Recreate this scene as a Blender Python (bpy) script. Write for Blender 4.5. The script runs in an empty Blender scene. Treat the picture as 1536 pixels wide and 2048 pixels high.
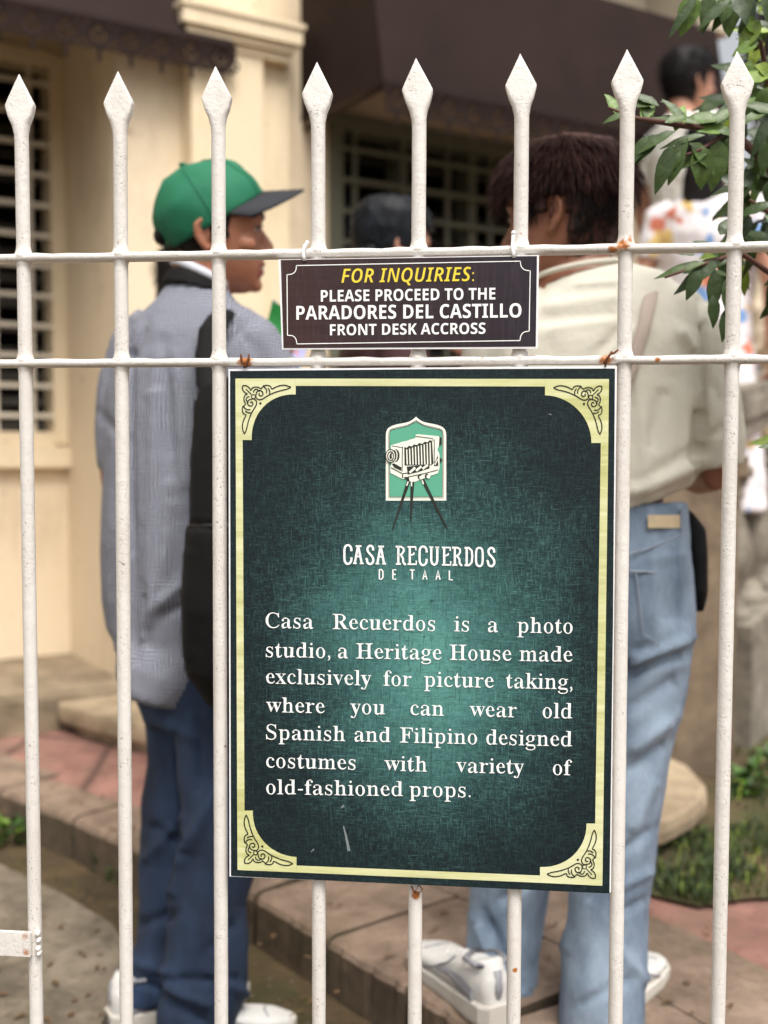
import bpy, bmesh, math, random
from mathutils import Vector, Matrix, noise, Quaternion
R = math.radians
S = bpy.context.scene
COL = S.collection
random.seed(7)

# ------------------------------------------------------------------ camera
FPX, CX, CY = 2265.0, 768.0, 1024.0           # focal length in pixels of a 1536 x 2048 frame
YAW, PITCH, ROLL = .10626, .0553958, .0023684
CAM = Vector((.1053, -1.3612, 1.13))
_f = Vector((-math.sin(YAW)*math.cos(PITCH), math.cos(YAW)*math.cos(PITCH), -math.sin(PITCH)))
_r = Vector((math.cos(YAW), math.sin(YAW), 0)); _u = _r.cross(_f)
RT = math.cos(ROLL)*_r + math.sin(ROLL)*_u
UPV = -math.sin(ROLL)*_r + math.cos(ROLL)*_u
FW = _f
cd = bpy.data.cameras.new('camera'); cam = bpy.data.objects.new('camera', cd); COL.objects.link(cam)
cam.matrix_world = Matrix(((RT.x, UPV.x, -FW.x, CAM.x), (RT.y, UPV.y, -FW.y, CAM.y), (RT.z, UPV.z, -FW.z, CAM.z), (0, 0, 0, 1)))
cd.sensor_fit = 'VERTICAL'; cd.sensor_height = 36; cd.sensor_width = 27
cd.lens = FPX/2048*36; cd.clip_end = 500; cd.clip_start = .05
cd.dof.use_dof = True; cd.dof.focus_distance = 1.35; cd.dof.aperture_fstop = 2.9
S.camera = cam
# ------------------------------------------------------------------ light
SUN_EL, SUN_AZ = R(60), R(152)
w = bpy.data.worlds.new('World'); S.world = w; w.use_nodes = True
wn = w.node_tree; bg = wn.nodes['Background']
sky = wn.nodes.new('ShaderNodeTexSky'); sky.sky_type = 'NISHITA'; sky.sun_disc = False
sky.sun_elevation = SUN_EL; sky.sun_rotation = SUN_AZ; sky.dust_density = 6; sky.air_density = 1.2
hs = wn.nodes.new('ShaderNodeHueSaturation'); hs.inputs['Saturation'].default_value = .22
wn.links.new(sky.outputs[0], hs.inputs['Color']); wn.links.new(hs.outputs[0], bg.inputs[0])
bg.inputs[1].default_value = .13
sl = bpy.data.lights.new('sun', 'SUN'); sl.energy = 1.7; sl.angle = R(25); sl.color = (1, .95, .87)
so = bpy.data.objects.new('sun', sl); COL.objects.link(so)
so.rotation_euler = Vector((math.sin(SUN_AZ)*math.cos(SUN_EL), math.cos(SUN_AZ)*math.cos(SUN_EL), math.sin(SUN_EL))).to_track_quat('Z', 'Y').to_euler()
S.view_settings.view_transform = 'Standard'; S.view_settings.look = 'None'
S.view_settings.gamma = 1; S.view_settings.exposure = .62; S.view_settings.use_curve_mapping = False

# ------------------------------------------------------------------ pixel -> place
def ray(x, y): return FW + RT*((x-CX)/FPX) - UPV*((y-CY)/FPX)
def U(x, y, d): return CAM + ray(x, y)*d               # at camera depth d
def UP(x, y, Y):                                       # on the upright plane y = Y
    v = ray(x, y); return CAM + v*((Y-CAM.y)/v.y)
def UG(x, y, z):                                       # on the level z
    v = ray(x, y); return CAM + v*((z-CAM.z)/v.z)
def PX(p):
    v = p-CAM; d = v.dot(FW); return CX+FPX*v.dot(RT)/d, CY-FPX*v.dot(UPV)/d, d

# ------------------------------------------------------------------ materials
def lin(c):
    return tuple((v/255/12.92 if v/255 <= .04045 else ((v/255+.055)/1.055)**2.4) for v in c)
class NT:
    def __init__(s, name):
        s.m = bpy.data.materials.new(name); s.m.use_nodes = True
        s.t = s.m.node_tree; s.b = s.t.nodes['Principled BSDF']
    def n(s, typ, **kw):
        nd = s.t.nodes.new('ShaderNode'+typ)
        for k, v in kw.items():
            if k.startswith('_'): setattr(nd, k[1:], v)
            else: s.set(nd, k, v)
        return nd
    def set(s, nd, k, v):
        i = nd.inputs[int(k[1:]) if k[0] == 'i' and k[1:].isdigit() else k.replace('_', ' ')]
        if isinstance(v, bpy.types.NodeSocket): s.t.links.new(v, i)
        elif isinstance(v, bpy.types.Node): s.t.links.new(v.outputs[0], i)
        else:
            if isinstance(v, (tuple, list)) and len(v) == 3 and i.type == 'RGBA': v = (*v, 1)
            i.default_value = v
    def co(s, kind='Object', scale=(1, 1, 1), rot=(0, 0, 0)):
        tc = s.n('TexCoord'); mp = s.n('Mapping'); s.t.links.new(tc.outputs[kind], mp.inputs[0])
        mp.inputs['Scale'].default_value = scale; mp.inputs['Rotation'].default_value = rot
        return mp.outputs[0]
    def noise(s, sc, det=4, rough=.6, vec=None, dist=0):
        n = s.n('TexNoise', Scale=sc, Detail=det, Roughness=rough, Distortion=dist)
        s.set(n, 'Vector', vec if vec is not None else s.co()); return n.outputs[0]
    def ramp(s, fac, stops):
        r = s.n('ValToRGB'); s.set(r, 'Fac', fac); cr = r.color_ramp
        while len(cr.elements) < len(stops): cr.elements.new(.5)
        for e, (p, c) in zip(cr.elements, stops):
            e.position = p; e.color = (*c, 1) if isinstance(c, tuple) else (c, c, c, 1)
        return r.outputs[0]
    def mix(s, fac, a, b, mode='MIX'):
        m = s.n('MixRGB', _blend_type=mode); s.set(m, 'Fac', fac); s.set(m, 'Color1', a); s.set(m, 'Color2', b); return m.outputs[0]
    def math(s, op, a, b=0.0):
        m = s.n('Math', _operation=op); s.set(m, 'i0', a); s.set(m, 'i1', b); return m.outputs[0]
    def out(s, color=None, rough=None, bump=None, dist=.002, strength=.5):
        if color is not None: s.set(s.b, 'Base Color', color)
        if rough is not None: s.set(s.b, 'Roughness', rough)
        if bump is not None:
            b = s.n('Bump', Strength=strength, Distance=dist); s.set(b, 'Height', bump); s.set(s.b, 'Normal', b)
        return s.m
def plain(name, c, rough=.6, var=.12, sc=30, bs=200, bd=.0006, spec=None, det=5):
    t = NT(name); a = lin(c)
    col = t.mix(t.noise(sc, det), tuple(v*(1-var*1.6) for v in a), tuple(min(1, v*(1+var)) for v in a))
    if spec is not None: t.b.inputs['Specular IOR Level'].default_value = spec
    return t.out(col, rough, t.noise(bs, 3), bd, .6)

M = {}
def rusty_paint(name, spots=()):
    t = NT(name)
    c = t.co()
    base = t.mix(t.noise(9, 5, .65, c), lin((208, 202, 195)), lin((230, 226, 221)))
    pit = t.ramp(t.noise(420, 2, .5, c), [(.61, 0.0), (.70, 1.0)])
    big = t.ramp(t.noise(14, 3, .6, c), [(.42, 0.0), (.62, 1.0)])
    pitm = t.math('MULTIPLY', pit, t.math('MULTIPLY', big, .75))
    base = t.mix(pitm, base, lin((120, 108, 98)))
    chip = t.ramp(t.noise(70, 5, .75, c, .4), [(.685, 0.0), (.70, 1.0)])
    base = t.mix(t.math('MULTIPLY', chip, .8), base, t.mix(t.noise(200), lin((150, 138, 124)), lin((112, 84, 62))))
    base = t.mix(t.ramp(t.noise(5, 4, .6, t.co(scale=(6, 6, 1))), [(.5, 0.0), (.75, .35)]), base, lin((186, 176, 164)))
    geo = t.n('NewGeometry')
    fac = None
    for p, r in spots:
        dd = t.n('VectorMath', _operation='DISTANCE'); t.set(dd, 'i0', geo.outputs['Position']); dd.inputs[1].default_value = p
        v = t.math('SUBTRACT', 1.0, t.math('DIVIDE', dd.outputs['Value'], r))
        v = t.math('MAXIMUM', v, 0.0)
        fac = v if fac is None else t.math('MAXIMUM', fac, v)
    if fac is not None:
        f = t.math('MULTIPLY', fac, t.noise(95, 6, .8, c, .6))
        base = t.mix(t.ramp(f, [(.22, 0.0), (.36, 1.0)]), base, t.mix(t.noise(300, 2, .5, c), lin((196, 122, 52)), lin((130, 74, 36))))
    h = t.math('SUBTRACT', t.math('ADD', t.noise(260, 4, .6, c), t.math('MULTIPLY', t.noise(60, 3, .6, c), 1.5)), t.math('ADD', t.math('MULTIPLY', pitm, .8), chip))
    return t.out(base, .42, h, .0012, .55)
def metal_rust():
    t = NT('rusty wire'); return t.out(t.mix(t.noise(300), lin((60, 34, 22)), lin((125, 72, 38))), .85, t.noise(500), .001)
M['rust'] = metal_rust()
M['plastic_white'] = plain('white plastic', (235, 235, 235), .35, .03)
M['board_white'] = plain('white foam board', (236, 236, 238), .5, .04)
M['print_white'] = plain('white print', (250, 250, 248), .45, .01, bd=.0001)
M['print_yellow'] = plain('yellow print', (232, 208, 60), .45, .03, bd=.0001)
M['print_dark'] = plain('dark olive print', (38, 42, 36), .45, .05, bd=.0001)
M['print_line'] = plain('dark line print', (24, 30, 28), .45, .05, bd=.0001)
M['print_ivory'] = plain('ivory print', (240, 240, 226), .45, .01, bd=.0001)
M['print_teal'] = plain('teal print', (92, 170, 140), .45, .05, 20, bd=.0001)

def sign_green():
    t = NT('dark teal grunge print'); c = t.co()
    ctr = UP(850, 1290, 0)
    mp = t.n('Mapping'); t.set(mp, 'Vector', c); mp.inputs['Location'].default_value = (-ctr.x*1.05, 0, -ctr.z*.80); mp.inputs['Scale'].default_value = (1.05, 0, .80)
    ln = t.n('VectorMath', _operation='LENGTH'); t.set(ln, 'i0', mp)
    d = t.math('ADD', t.math('MULTIPLY', ln.outputs['Value'], 3.5), t.math('MULTIPLY', t.math('SUBTRACT', t.noise(9, 5, .65, c), .5), .55))
    base = t.ramp(d, [(0, lin((90, 148, 140))), (.24, lin((68, 116, 112))), (.5, lin((36, 62, 65))), (.72, lin((22, 33, 38))), (1, lin((19, 27, 32)))])
    gl = t.ramp(d, [(0, 1.0), (.5, .7), (.85, .16)])
    def lines(sx, sz, sc, lo, hi):
        return t.ramp(t.noise(sc, 3, .8, t.co(scale=(sx, 1, sz)), .2), [(lo, 0.0), (hi, 1.0)])
    scr = t.math('MAXIMUM', lines(1, .10, 700, .52, .72), lines(.10, 1, 700, .52, .72))
    scr = t.math('MAXIMUM', scr, lines(.6, .6, 420, .56, .74))
    dk = t.math('MAXIMUM', lines(1, .12, 560, .52, .7), lines(.12, 1, 560, .52, .7))
    dk = t.math('MAXIMUM', dk, lines(.8, .8, 260, .58, .7))
    col = t.mix(t.math('MULTIPLY', t.math('MULTIPLY', scr, gl), .62), base, lin((118, 176, 168)))
    col = t.mix(t.math('MULTIPLY', dk, .66), col, lin((20, 31, 35)))
    big_ = t.math('MAXIMUM', lines(1, .02, 90, .66, .72), lines(.02, 1, 90, .67, .72))
    col = t.mix(t.math('MULTIPLY', big_, .45), col, lin((17, 26, 30)))
    col = t.mix(t.ramp(t.noise(130, 2, .6, c), [(.68, 0.0), (.74, .8)]), col, lin((15, 23, 26)))
    sp = t.ramp(t.noise(260, 1, .5, c), [(.80, 0.0), (.82, .6)])
    col = t.mix(sp, col, lin((130, 150, 150)))
    t.b.inputs['Specular IOR Level'].default_value = .22
    return t.out(col, .55, t.noise(900, 2, .5, c), .0003, .35)
def sign_brown():
    t = NT('dark wood print'); c = t.co(scale=(1, 1, 1))
    a = UP(565, 600, 0).x; b = UP(1075, 600, 0).x
    sx = t.n('SeparateXYZ'); t.set(sx, 'i0', c)
    g = t.math('DIVIDE', t.math('SUBTRACT', sx.outputs[0], a), b-a)
    base = t.ramp(g, [(0, lin((68, 46, 42))), (.35, lin((60, 44, 46))), (1, lin((44, 38, 48)))])
    gr = t.ramp(t.noise(120, 5, .7, t.co(scale=(.07, 1, 1)), .6), [(.35, 0.0), (.7, 1.0)])
    col = t.mix(t.math('MULTIPLY', gr, .55), base, lin((32, 24, 26)))
    col = t.mix(t.math('MULTIPLY', t.ramp(t.noise(300, 2, .5, t.co(scale=(1, 1, .1))), [(.5, 0.0), (.7, 1.0)]), .2), col, lin((84, 72, 78)))
    t.b.inputs['Specular IOR Level'].default_value = .25
    return t.out(col, .5, t.noise(700, 2), .0002, .3)
def sign_gold():
    t = NT('brushed gold print')
    g = t.noise(60, 5, .7, t.co(scale=(.12, 1, 1)), .4)
    col = t.ramp(g, [(.3, lin((178, 178, 112))), (.5, lin((204, 205, 144))), (.7, lin((226, 226, 184)))])
    col = t.mix(t.ramp(t.noise(4, 3), [(.4, 0.0), (.7, .55)]), col, lin((232, 230, 200)))
    return t.out(col, .4)
M['sign_green'], M['sign_brown'], M['sign_gold'] = sign_green(), sign_brown(), sign_gold()

def stucco(name, c1, c2, stain=(150, 125, 92), amt=.5):
    t = NT(name); c = t.co()
    col = t.mix(t.noise(1.3, 5, .6, c), lin(c1), lin(c2))
    st = t.ramp(t.noise(2.2, 6, .7, t.co(scale=(1, 1, .5))), [(.5, 0.0), (.75, amt)])
    col = t.mix(st, col, lin(stain))
    col = t.mix(t.ramp(t.noise(18, 3), [(.66, 0.0), (.72, .4)]), col, lin((120, 98, 76)))
    return t.out(col, .85, t.noise(60, 5, .65, c), .003, .4)
M['cream'] = stucco('cream stucco', (220, 200, 170), (232, 216, 190), amt=.5)
M['cream_trim'] = stucco('pale trim plaster', (228, 208, 174), (238, 222, 192), amt=.35)
M['frieze'] = stucco('grey moulded plaster', (178, 166, 146), (205, 194, 172), (120, 110, 96), .5)
M['awning'] = plain('brown painted sheet metal', (46, 34, 31), .75, .35, 3, 60, .001, spec=.12)
M['grille'] = plain('beige window grille', (220, 210, 192), .5, .12, 6)
M['grille_dark'] = plain('dull grey green grille', (112, 112, 96), .6, .15, 6)
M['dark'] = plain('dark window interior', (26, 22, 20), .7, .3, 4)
M['glass_dark'] = plain('dusty dark louvre glass', (84, 80, 74), .3, .2, 6)
def stone(name, c1, c2, moss=(70, 72, 42), mamt=.4, sc=5, crack=0):
    t = NT(name); c = t.co()
    col = t.mix(t.ramp(t.noise(sc, 6, .7, c), [(.36, 0.0), (.64, 1.0)]), tuple(v*.8 for v in lin(c1)), lin(c2))
    col = t.mix(t.ramp(t.noise(sc*3.1, 4, .7, c, .5), [(.54, 0.0), (.66, .55)]), col, tuple(v*.6 for v in lin(c1)))
    col = t.mix(t.ramp(t.noise(sc*.45, 5, .65, c), [(.5, 0.0), (.7, mamt)]), col, lin(moss))
    col = t.mix(t.ramp(t.noise(sc*16, 3, .6, c), [(.58, 0.0), (.7, .45)]), col, tuple(v*.45 for v in lin(c1)))
    if crack:
        v = t.n('TexVoronoi', _feature='DISTANCE_TO_EDGE', Scale=crack); t.set(v, 'Vector', t.mix(.3, c, t.n('TexNoise', Scale=2.2, Detail=5).outputs[1]))
        col = t.mix(t.ramp(v.outputs[0], [(.0, .8), (.014, 0.0)]), col, lin((58, 44, 36)))
    return t.out(col, .88, t.noise(sc*9, 6, .7, c), .006, .6)
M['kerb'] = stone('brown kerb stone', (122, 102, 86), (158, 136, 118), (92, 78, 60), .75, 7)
M['kerb_face'] = stone('mossy kerb face with painted shade', (84, 70, 56), (112, 96, 78), (62, 60, 40), .7, 7)  # dirt and moss, plus the upright side's shade painted into the colour
M['slab'] = stone('grey concrete slab', (100, 90, 76), (142, 130, 112), (78, 70, 52), .75, 7)
M['pink'] = stone('pink pavement', (130, 92, 82), (162, 118, 106), (118, 98, 82), .85, 5, 1.25)
M['soil'] = stone('mossy soil', (74, 60, 40), (98, 80, 54), (62, 70, 30), .8, 6)
M['step'] = stone('beige stone step', (150, 132, 106), (186, 166, 138), (112, 96, 76), .7, 5)
M['porch'] = stone('brown cement floor', (122, 106, 86), (158, 142, 118), (92, 80, 62), .7, 4)
M['baluster'] = stone('weathered grey stone', (112, 104, 92), (158, 150, 136), (78, 74, 60), .7, 7)
M['newel'] = stone('brown weathered plaster', (112, 96, 78), (146, 128, 106), (84, 72, 58), .7, 4)
def leafmat(name, a, b, rough=.46):
    t = NT(name)
    ob = t.n('ObjectInfo'); at = t.n('Attribute', _attribute_name='tone')
    col = t.ramp(at.outputs['Fac'], [(0, lin(a)), (.62, tuple((x+y)/2*.8 for x, y in zip(lin(a), lin(b)))), (.85, lin(b)), (1, lin((150, 170, 60)))])
    col = t.mix(t.ramp(t.noise(90, 3), [(.45, 0.0), (.7, .5)]), col, lin(a))
    t.b.inputs['Transmission Weight'].default_value = 0
    t.b.inputs['Subsurface Weight'].default_value = .0
    return t.out(col, rough, t.noise(120, 2), .0015)
M['leaf'] = leafmat('glossy leaf', (36, 54, 22), (104, 136, 46))
M['weed'] = leafmat('fresh weed leaf', (40, 68, 24), (88, 128, 48), .5)
M['grass'] = leafmat('grass blade', (34, 50, 20), (72, 94, 40), .6)
M['twig'] = plain('reddish twig', (88, 56, 46), .7, .2, 60)

def skin(name, c, lip=None):
    t = NT(name); a = lin(c)
    col = t.mix(t.noise(25, 4), tuple(v*.86 for v in a), tuple(min(1, v*1.08) for v in a))
    t.b.inputs['Subsurface Weight'].default_value = .06; t.b.inputs['Subsurface Radius'].default_value = (.012, .004, .002)
    return t.out(col, .5, t.noise(420, 2), .0005, .3)
M['skin_a'] = skin('warm brown skin', (164, 108, 82)); M['skin_b'] = skin('brown skin', (142, 93, 71))
M['skin_c'] = skin('light brown skin', (184, 134, 110)); M['lips'] = skin('lips', (146, 80, 72))
M['lips_b'] = skin('dark lips', (130, 70, 60))
def hairmat(name, a, b):
    t = NT(name)
    g = t.noise(150, 3, .6, t.co(scale=(1, 1, .12)))
    t.b.inputs['Specular IOR Level'].default_value = .18
    return t.out(t.mix(t.ramp(g, [(.35, 0.0), (.65, 1.0)]), lin(a), lin(b)), .48, g, .004, .6)
M['hair_black'] = hairmat('black hair', (16, 14, 14), (34, 30, 30))
M['hair_brown'] = hairmat('dark brown hair', (36, 22, 20), (76, 48, 42))
M['hair_under'] = hairmat('dark undercut hair', (16, 12, 12), (36, 26, 24))
M['hair_blue'] = hairmat('blue black hair', (10, 11, 14), (26, 30, 37))
M['eye_white'] = plain('eye white', (176, 164, 154), .25, .03); M['eye_dark'] = plain('dark iris', (24, 16, 14), .2, .05)

def gingham():
    t = NT('blue gingham cotton')
    geo = t.n('TexCoord'); mp = t.n('Mapping'); t.set(mp, 'Vector', geo.outputs['Object'])
    mp.inputs['Rotation'].default_value = (0, 0, -.1)
    sx = t.n('SeparateXYZ'); t.set(sx, 'i0', mp)
    wob = t.math('MULTIPLY', t.noise(7, 3), .03)
    def stripe(v, per):
        s = t.math('SINE', t.math('MULTIPLY', t.math('ADD', v, wob), 2*math.pi/per))
        return t.ramp(t.math('ADD', t.math('MULTIPLY', s, .5), .5), [(.38, 0.0), (.62, 1.0)])
    a = stripe(sx.outputs[0], .0064); b = stripe(sx.outputs[2], .0064)
    f = t.math('MULTIPLY', t.math('ADD', a, b), .5)
    col = t.ramp(f, [(0, lin((42, 45, 62))), (.5, lin((104, 107, 122))), (1, lin((182, 184, 192)))])
    return t.out(col, .85, t.noise(30, 5), .006, .5)
M['gingham'] = gingham()
def denim(name, a, b, sc=9):
    t = NT(name)
    tw = t.n('TexWave', _wave_type='BANDS', _bands_direction='DIAGONAL', Scale=420, Distortion=1.5)
    col = t.mix(t.ramp(t.noise(sc, 5, .65, t.co(scale=(1, 1, .5))), [(.35, 0.0), (.68, 1.0)]), lin(a), lin(b))
    col = t.mix(.12, col, t.mix(tw.outputs[0], lin(a), lin(b)))
    return t.out(col, .85, t.math('ADD', t.noise(26, 5, .6), t.math('MULTIPLY', tw.outputs[0], .05)), .008, .45)
M['denim_dark'] = denim('dark navy denim', (22, 33, 53), (42, 62, 92))
M['denim_light'] = denim('faded blue denim', (98, 115, 136), (160, 177, 196))
M['tee'] = plain('cream jersey', (208, 203, 188), .85, .05, 12, 20, .006)
M['cap_green'] = plain('green cotton twill', (14, 106, 74), .75, .12, 22, 300, .001)
M['cap_navy'] = plain('navy cotton visor', (28, 29, 37), .75, .1, 40, 400, .0008)
M['black_cloth'] = plain('black nylon', (14, 13, 14), .8, .2, 20, 300, .001, spec=.25)
M['strap_grey'] = plain('taupe strap', (170, 154, 142), .7, .08, 60)
M['leather'] = plain('tan leather patch', (206, 186, 152), .6, .08, 40)
M['collar_white'] = plain('pale knitted trim', (206, 208, 218), .8, .05)
M['sneaker'] = plain('white sneaker', (222, 220, 216), .5, .06, 20, 60, .002)
M['sneaker_sole'] = plain('off white rubber sole', (206, 200, 190), .6, .08, 30)
M['sneaker_grey'] = plain('grey sneaker panel', (150, 150, 156), .5, .1)
M['sneaker_blue'] = plain('blue sneaker lining', (50, 84, 140), .6, .1)
M['white_cloth'] = plain('white blouse', (234, 232, 222), .85, .04, 10, 14, .01)
M['pale_green_cloth'] = plain('pale sage cloth', (206, 210, 196), .85, .05, 10, 14, .008)
M['cream_cloth'] = plain('cream jacket', (222, 206, 180), .85, .06, 8, 12, .01)
M['maroon'] = plain('dark maroon cloth', (60, 30, 34), .85, .2, 20)
M['dark_trousers'] = plain('dark trousers', (40, 40, 46), .85, .1)
def floral():
    t = NT('floral printed cloth'); c = t.co()
    def spots(sc, lo, off):
        return t.ramp(t.noise(sc, 1, .4, t.co(scale=(1, 1, 1), rot=off)), [(lo, 0.0), (lo+.03, 1.0)])
    col = lin((232, 226, 228))
    col = t.mix(spots(10, .635, (0, 1, 0)), col, lin((206, 120, 96)))
    col = t.mix(spots(11, .645, (1, 0, 2)), col, lin((224, 192, 124)))
    col = t.mix(spots(9, .655, (2, 1, 0)), col, lin((120, 156, 206)))
    return t.out(col, .85, t.noise(20), .004)
M['floral'] = floral()
def leaflet():
    t = NT('green printed leaflet')
    c = t.co()
    col = t.mix(t.ramp(t.noise(16, 2, .5, c), [(.46, 0.0), (.5, 1.0)]), lin((176, 176, 226)), lin((50, 150, 74)))
    col = t.mix(t.ramp(t.noise(60, 1, .5, c), [(.64, 0.0), (.67, 1.0)]), col, lin((226, 120, 80)))
    return t.out(col, .5)
M['leaflet'] = leaflet()

# ------------------------------------------------------------------ mesh helpers
def mesh_obj(name, verts, faces, mat, parent=None, smooth=False):
    me = bpy.data.meshes.new(name); me.from_pydata([tuple(v) for v in verts], [], faces); me.update()
    bm = bmesh.new(); bm.from_mesh(me); bmesh.ops.recalc_face_normals(bm, faces=bm.faces); bm.to_mesh(me); bm.free()
    return link(name, me, mat, parent, smooth)
def link(name, me, mat, parent=None, smooth=False):
    o = bpy.data.objects.new(name, me); COL.objects.link(o)
    for m in (mat if isinstance(mat, (list, tuple)) else [mat]):
        me.materials.append(m)
    if parent:
        o.parent = parent
        o.matrix_parent_inverse = Matrix.Translation(-wloc(parent))
    if smooth:
        for p in me.polygons: p.use_smooth = True
    return o
def wloc(o):
    v = Vector(o.location)
    return v
def tag(o, label=None, cat=None, group=None, kind=None):
    for k, v in (('label', label), ('category', cat), ('group', group), ('kind', kind)):
        if v: o[k] = v
    return o
def thing(name, loc, label, cat, group=None):
    o = bpy.data.objects.new(name, None); COL.objects.link(o); o.location = loc; o.empty_display_size = .1
    return tag(o, label, cat, group)
class MB:
    def __init__(s): s.v = []; s.f = []
    def add(s, v, f):
        k = len(s.v); s.v += [Vector(p) for p in v]; s.f += [tuple(i+k for i in q) for q in f]; return s
    def box(s, o, ex, ey, ez):                       # corner o and three edge vectors
        o, ex, ey, ez = map(Vector, (o, ex, ey, ez))
        v = [o, o+ex, o+ex+ey, o+ey, o+ez, o+ex+ez, o+ex+ey+ez, o+ey+ez]
        return s.add(v, [(0, 3, 2, 1), (4, 5, 6, 7), (0, 1, 5, 4), (1, 2, 6, 5), (2, 3, 7, 6), (3, 0, 4, 7)])
    def rings(s, rings, cap=True, close=True):
        n = len(rings[0]); v = [p for r in rings for p in r]; f = []
        for i in range(len(rings)-1):
            for j in range(n if close else n-1):
                a = i*n+j; b = i*n+(j+1) % n; f.append((a, b, b+n, a+n))
        if cap: f += [tuple(range(n))[::-1], tuple(range((len(rings)-1)*n, len(rings)*n))]
        return s.add(v, f)
    def tube(s, pts, rad, n=14, side=None, cap=True):
        """pts: points; rad: a radius or (across side, other way) for each"""
        pts = [Vector(p) for p in pts]; rs = []
        for i, p in enumerate(pts):
            t = (pts[min(i+1, len(pts)-1)]-pts[max(i-1, 0)]).normalized()
            sd = Vector(side) if side is not None else (Vector((1, 0, 0)) if abs(t.x) < .9 else Vector((0, 0, 1)))
            a = (sd-t*sd.dot(t)).normalized(); b = t.cross(a)
            r = rad[i] if isinstance(rad, list) else rad
            ra, rb = r if isinstance(r, tuple) else (r, r)
            rs.append([p+a*ra*math.cos(k*2*math.pi/n)+b*rb*math.sin(k*2*math.pi/n) for k in range(n)])
        return s.rings(rs, cap)
    def ell(s, c, rx, ry, rz, rot=None, n=16, m=10):
        c = Vector(c); rs = []
        for i in range(1, m):
            th = math.pi*i/m
            ring = []
            for k in range(n):
                q = Vector((rx*math.sin(th)*math.cos(2*math.pi*k/n), ry*math.sin(th)*math.sin(2*math.pi*k/n), rz*math.cos(th)))
                if rot is not None: q = rot @ q
                ring.append(c+q)
            rs.append(ring)
        top = Vector((0, 0, rz)); 
        if rot is not None: top = rot @ top
        k = len(s.v); s.rings(rs, False)
        s.v += [c+top, c-top]; a, b = len(s.v)-2, len(s.v)-1
        for j in range(n):
            s.f.append((a, k+(j+1) % n, k+j)); l = k+(m-2)*n
            s.f.append((b, l+j, l+(j+1) % n))
        return s
    def xf(s, mtx):
        s.v = [mtx @ p for p in s.v]; return s
    def join(s, o): return s.add(o.v, o.f)
    def build(s, name, mat, parent=None, smooth=False): return mesh_obj(name, s.v, s.f, mat, parent, smooth)
def fuse(name, mb, mat, parent, vox=.008, it=4, disp=None, region=None, sub=0):
    """one continuous skin round all the shapes in mb"""
    me = bpy.data.meshes.new('t'); me.from_pydata([tuple(v) for v in mb.v], [], mb.f); me.update()
    bm = bmesh.new(); bm.from_mesh(me); bmesh.ops.recalc_face_normals(bm, faces=bm.faces); bm.to_mesh(me); bm.free()
    o = bpy.data.objects.new('t', me); COL.objects.link(o)
    r = o.modifiers.new('r', 'REMESH'); r.mode = 'VOXEL'; r.voxel_size = vox
    sm = o.modifiers.new('s', 'SMOOTH'); sm.factor = .5; sm.iterations = it
    dg = bpy.context.evaluated_depsgraph_get()
    m2 = bpy.data.meshes.new_from_object(o.evaluated_get(dg), depsgraph=dg)
    bpy.data.objects.remove(o); bpy.data.meshes.remove(me)
    m2.name = name; m2.materials.clear()
    if disp:
        nr = [v.normal.copy() for v in m2.vertices]
        for v, n in zip(m2.vertices, nr): v.co = v.co + disp(v.co.copy(), n)
        m2.update()
    ob = link(name, m2, mat, parent, True)
    if region:
        for p in m2.polygons: p.material_index = region(p.center)
    return ob
def folds(lst, wrinkle=0, sc=9, squash=(1, 1, 1)):
    """raised or sunk creases along lines; lst: (x0,y0,x1,y1,width_px,metres)"""
    def f(p, n):
        x, y, d = PX(p); back = n.dot(p-CAM) > 0
        h = 0.0
        if not back:
            for x0, y0, x1, y1, wd, a in lst:
                dx, dy = x1-x0, y1-y0; L = math.hypot(dx, dy)
                t = max(-.15, min(1.15, ((x-x0)*dx+(y-y0)*dy)/(L*L)))
                q = math.hypot(x-x0-t*dx, y-y0-t*dy)
                fall = 1 if 0 < t < 1 else .4
                h += a*fall*math.exp(-(q/wd)**2)
        if wrinkle:
            h += wrinkle*noise.fractal(Vector((p.x*sc*squash[0], p.y*sc*squash[1], p.z*sc*squash[2])), .8, 2.0, 3)
        return n*h
    return f
def ptube(mb, lst, side=None, n=20):
    """tube through (x, y, depth, half width in px, half depth in m)"""
    pts = [U(x, y, d) for x, y, d, *_ in lst]
    return mb.tube(pts, [(r*d/FPX, q) for (x, y, d, r, q) in lst], n, side or RT)

# ------------------------------------------------------------------ ground, path, kerb
def sheet(name, pts, mat, kind='structure', thick=0, parent=None):
    v = [Vector(p) for p in pts]; n = len(v)
    if not thick: return tag(mesh_obj(name, v, [tuple(range(n))], mat, parent), kind=kind)
    mb = MB().rings([[p-Vector((0, 0, thick)) for p in v], v])
    return tag(mb.build(name, mat, parent), kind=kind)
tag(mesh_obj('ground', [(-60, -20, 0), (60, -20, 0), (60, 120, 0), (-60, 120, 0)], [(0, 1, 2, 3)], M['soil']), kind='structure')
KZ = .12
kt = [UG(x, y, KZ) for x, y in ((-420, 1408), (0, 1578), (145, 1635), (283, 1698), (508, 1788), (655, 1876), (813, 1970), (950, 2056), (1120, 2190), (1400, 2420))]
def inward(pts, w_):
    out = []
    for i, p in enumerate(pts):
        t = pts[min(i+1, len(pts)-1)]-pts[max(i-1, 0)]; nrm = Vector((-t.y, t.x, 0)).normalized()
        out.append(p+nrm*w_)
    return out
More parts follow.
